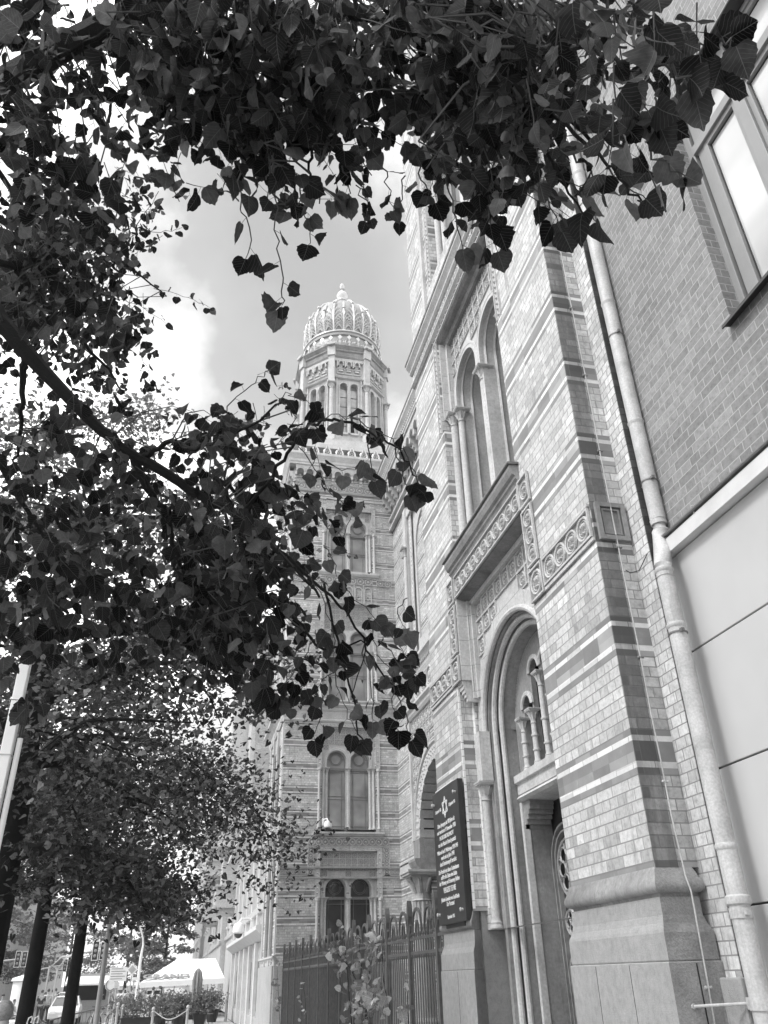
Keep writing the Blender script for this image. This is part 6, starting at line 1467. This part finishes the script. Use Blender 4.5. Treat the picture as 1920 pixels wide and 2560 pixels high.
for px,Y,l in ((408,52,'small white café table left of the folded parasol'),(497,50,'white café table beside the folded parasol'),(455,58,'café table farther back under the awning')): cafe_table(px,Y,l)
for px,Y,rz,l in ((420,51,.5,'café chair by the left white table'),(436,53,-.6,'café chair between the two white tables'),(520,50,2.6,'café chair right of the folded parasol'),(478,52,1.2,'café chair behind the folded parasol'),(400,54,3,'café chair farthest left on the terrace')): cafe_chair(px,Y,rz,l)
def planter(px,Y,w_,hgt,label,mat='black',n=420,lh=1.0,round_=False):
    t_=simple('planter',label,'planter',(ax(px,Y,2530),Y,GROUND),'planters around the café terrace'); m=MB()
    if round_: m.lathe((0,0,0),[(w_*.3,0),(w_*.5,hgt),(w_*.54,hgt),(w_*.5,hgt-.05)],16)
    else: m.box(-w_/2,w_/2,-.25,.25,0,hgt); m.box(-w_/2-.02,w_/2+.02,-.27,.27,hgt-.06,hgt)
    m.build('tub',B[mat],t_)
    P=RNG.normal(0,1,(n,3))*[w_*.36,.22,lh*.27]+[0,0,hgt+lh*.45]; P=P[P[:,2]>hgt-.05]; k=len(P)
    leaf_mesh('foliage',P,RNG.normal(0,.7,(k,3))+[0,0,.3],RNG.normal(0,.6,(k,3))+[0,0,.6],RNG.uniform(.08,.15,k),B['leaf_pale'],'small',t_)
for a in ((346,45,1.5,.55,'dark box planter full of flowers at the left end of the terrace'),(318,50,1.2,.5,'dark box planter behind the leftmost one'),): planter(*a)
for a in ((402,48,.7,.5,'round dark tub with a bushy shrub left of the parasol'),(450,46,.8,.5,'round dark tub with a tall shrub before the parasol'),(500,46,.7,.6,'round dark tub with shrub right of the parasol'),(425,56,.9,.5,'round tub with tall shrub at the back of the terrace'),(475,57,.9,.5,'round tub with tall shrub behind the parasol'),(530,52,.8,.6,'round tub with dark shrub at the right end of the terrace')): planter(*a,round_=True,lh=.95,n=520)
t_,w_,z0,z1=board(386,2474,2535,32,54,'tall white menu board with a black header under the awning','menu_board'); m=MB(); m.box(-w_*.95,w_*.95,-.03,-.022,z1-.22,z1-.04); m.build('header',B['black'],t_)
def bollard(px,Y,h,label,ball=True):
    t_=simple('bollard',label,'bollard',(ax(px,Y,2530),Y,GROUND),'bollards along the pavement'); m=MB(); m.lathe((0,0,0),[(.08,0),(.08,.1),(.06,.14),(.055,h-.12),(.07,h-.1),(.05,h-.05)]+([(.08,h),(.06,h+.07),(0,h+.1)] if ball else [(0,h)]),12); m.build('post',B['greymetal'],t_,True)
for a in ((469,42,.95,'bollard in front of the folded parasol'),(565,52,1.15,'stout bollard with a ball top by the low stone house'),(383,43,.9,'bollard left of the white café table'),(293,44,1.1,'bollard right of the leaning bicycle'),(306,45,1.0,'second bollard under the information board'),(270,50,.9,'bollard left of the bicycle')): bollard(*a)
m=MB(); o,r=refine([(ax(383,43,2530),43,GROUND+.85),(ax(425,43,2530),42.6,GROUND+.5),(ax(469,42,2530),42,GROUND+.85)],[.02,.02,.02],6); m.tube(o,.02,6); tag(m.build('rope',B['greymetal'],None,True),'slack rope hanging between two bollards before the café','rope')
def bicycle(px,Y,rz,label):
    t_=simple('bicycle',label,'bicycle',(ax(px,Y,2530),Y,GROUND),'bicycles by the kerb',rz); fr=Fr((0,0),(1,0),(0,-1))
    for s_ in (-1,1):
        m=MB(); m.torus(fr,s_*.52,.34,.32,.018,0,24,5); w_=m.build('wheel',B['tyre'],t_,True); m=MB()
        for k in range(8): m.tube([fr(s_*.52,.34,0),fr(s_*.52+.31*math.cos(k*PI/4),.34+.31*math.sin(k*PI/4),0)],.003,3)
        m.build('spokes',B['zinc'],w_)
    m=MB()
    for a,b in (((-.52,.34),(-.18,.78)),((-.18,.78),(.34,.8)),((.34,.8),(.02,.32)),((.02,.32),(-.18,.85)),((-.52,.34),(.02,.32)),((.38,.92),(.52,.34)),((.02,.32),(.34,.7))): m.tube([fr(*a,0),fr(*b,0)],.016,6)
    m.build('frame',B['greymetal'],t_,True); m=MB(); m.ellip(fr(-.18,.9,0),(.13,.07,.04),8,4); m.build('saddle',B['black'],t_,True); m=MB(); m.tube([(.3,-.28,1.0),(.38,0,.97),(.3,.28,1.0)],.014,6); m.build('handlebar',B['black'],t_,True)
bicycle(262,47,1.0,'bicycle leaning beside the grey mast'); bicycle(283,48,.6,'bicycle right of the grey mast'); bicycle(238,46,1.3,'bicycle between the third trunk and the grey mast')
rl=simple('kerb_railing','low dark curved railing beside the third tree trunk','railing',(ax(212,40),40,GROUND)); m=MB(); m.tube([(-1.0,-1.5,.75),(-.5,0,.85),(.35,2,1.0)],.03,6)
for k in range(12): q=k/11; x=-1.0+1.35*q; y=-1.5+3.5*q; m.tube([(x,y,0),(x,y,.76+.24*q)],.012,5)
m.build('bars',B['iron'],rl)
wc=simple('white_hoop','white painted double curl of metal in front of the second trunk','hoop',(ax(82,14.5,2545),14.5,GROUND)); z=zt_(82,2545,14.5)-GROUND
m=MB()
for dx in (-.035,.055): m.tube([(dx-.03,0,0),(dx-.03,0,z-.05),(dx-.02,0,z),(dx+.02,0,z+.02),(dx+.035,0,z-.02),(dx+.02,0,z-.06)],.011,8)
m.build('curl',B['white'],wc,True)
hz=MB(); hz.box(-75,34,-12,330,GROUND-1.13,44); o=hz.build('haze',MAT('haze_air')); hm=o.data.materials[0]; t=NT(hm); pv=t.N('ShaderNodeVolumePrincipled'); pv.inputs['Density'].default_value=.0006; pv.inputs['Color'].default_value=(1,1,1,1); pv.inputs['Anisotropy'].default_value=.2; oo=t.N('ShaderNodeOutputMaterial'); t.L(pv.outputs[0],oo.inputs['Volume']); o['kind']='stuff'
HAZE=o
# ================================================================ WORLD, SUN, VIEW
w=bpy.data.worlds.new("World"); SC.world=w; w.use_nodes=True
t=w.node_tree; t.nodes.clear()
class WT(NT):
    def __init__(s,tree): s.t=tree; s.n=tree.nodes; s.l=tree.links
t=WT(t)
SUN_EL, SUN_AZ = rad(52), rad(-105)       # azimuth from +y towards +x: light comes from the street side (-x)
sky=t.N('ShaderNodeTexSky'); sky.sky_type='NISHITA'; sky.sun_disc=False; sky.sun_elevation=SUN_EL; sky.sun_rotation=SUN_AZ
bw=t.N('ShaderNodeRGBToBW'); t.L(sky.outputs[0],bw.inputs[0])
tc=t.N('ShaderNodeTexCoord'); gen=tc.outputs['Generated']
n1=t.noise(gen,2.1,5,.55); n2=t.noise(gen,6.5,5,.6)
cl=t.math('ADD',t.math('MULTIPLY',n1,.7),t.math('MULTIPLY',n2,.3))
def blob(px,py,lo,hi,):
    d=ray(px,py); v=t.N('ShaderNodeVectorMath',operation='DOT_PRODUCT'); t.L(gen,v.inputs[0]); v.inputs[1].default_value=tuple(d)
    x=t.N('ShaderNodeMapRange',interpolation_type='SMOOTHSTEP'); t.L(v.outputs['Value'],x.inputs[0]); x.inputs[1].default_value=lo; x.inputs[2].default_value=hi; return x.outputs[0]
shape=t.math('ADD',cl,t.math('ADD',t.math('MULTIPLY',blob(600,760,.965,.998),-.19),t.math('MULTIPLY',blob(900,640,.965,.998),-.10)))
bright=t.ramp(shape,[(.22,3.0),(.36,3.6),(.46,6.5),(.56,15.0)])
mixc=t.mix(.88,bw.outputs[0],bright)
bg=t.N('ShaderNodeBackground'); t.L(mixc,bg.inputs[0]); bg.inputs[1].default_value=.1
ow=t.N('ShaderNodeOutputWorld'); t.L(bg.outputs[0],ow.inputs[0])
sl=bpy.data.lights.new('sun','SUN'); sl.energy=1.5; sl.angle=rad(14); sl.color=(1,1,1)
so=bpy.data.objects.new('sun',sl); COL.objects.link(so)
dv=Vector((math.sin(SUN_AZ)*math.cos(SUN_EL), math.cos(SUN_AZ)*math.cos(SUN_EL), math.sin(SUN_EL)))
so.rotation_euler=dv.to_track_quat('Z','Y').to_euler(); so.location=(-20,10,40)
SC.view_settings.view_transform='Standard'; SC.view_settings.look='None'; SC.view_settings.exposure=1.0; SC.view_settings.gamma=1
SC.cycles.max_bounces=6; SC.cycles.transparent_max_bounces=8
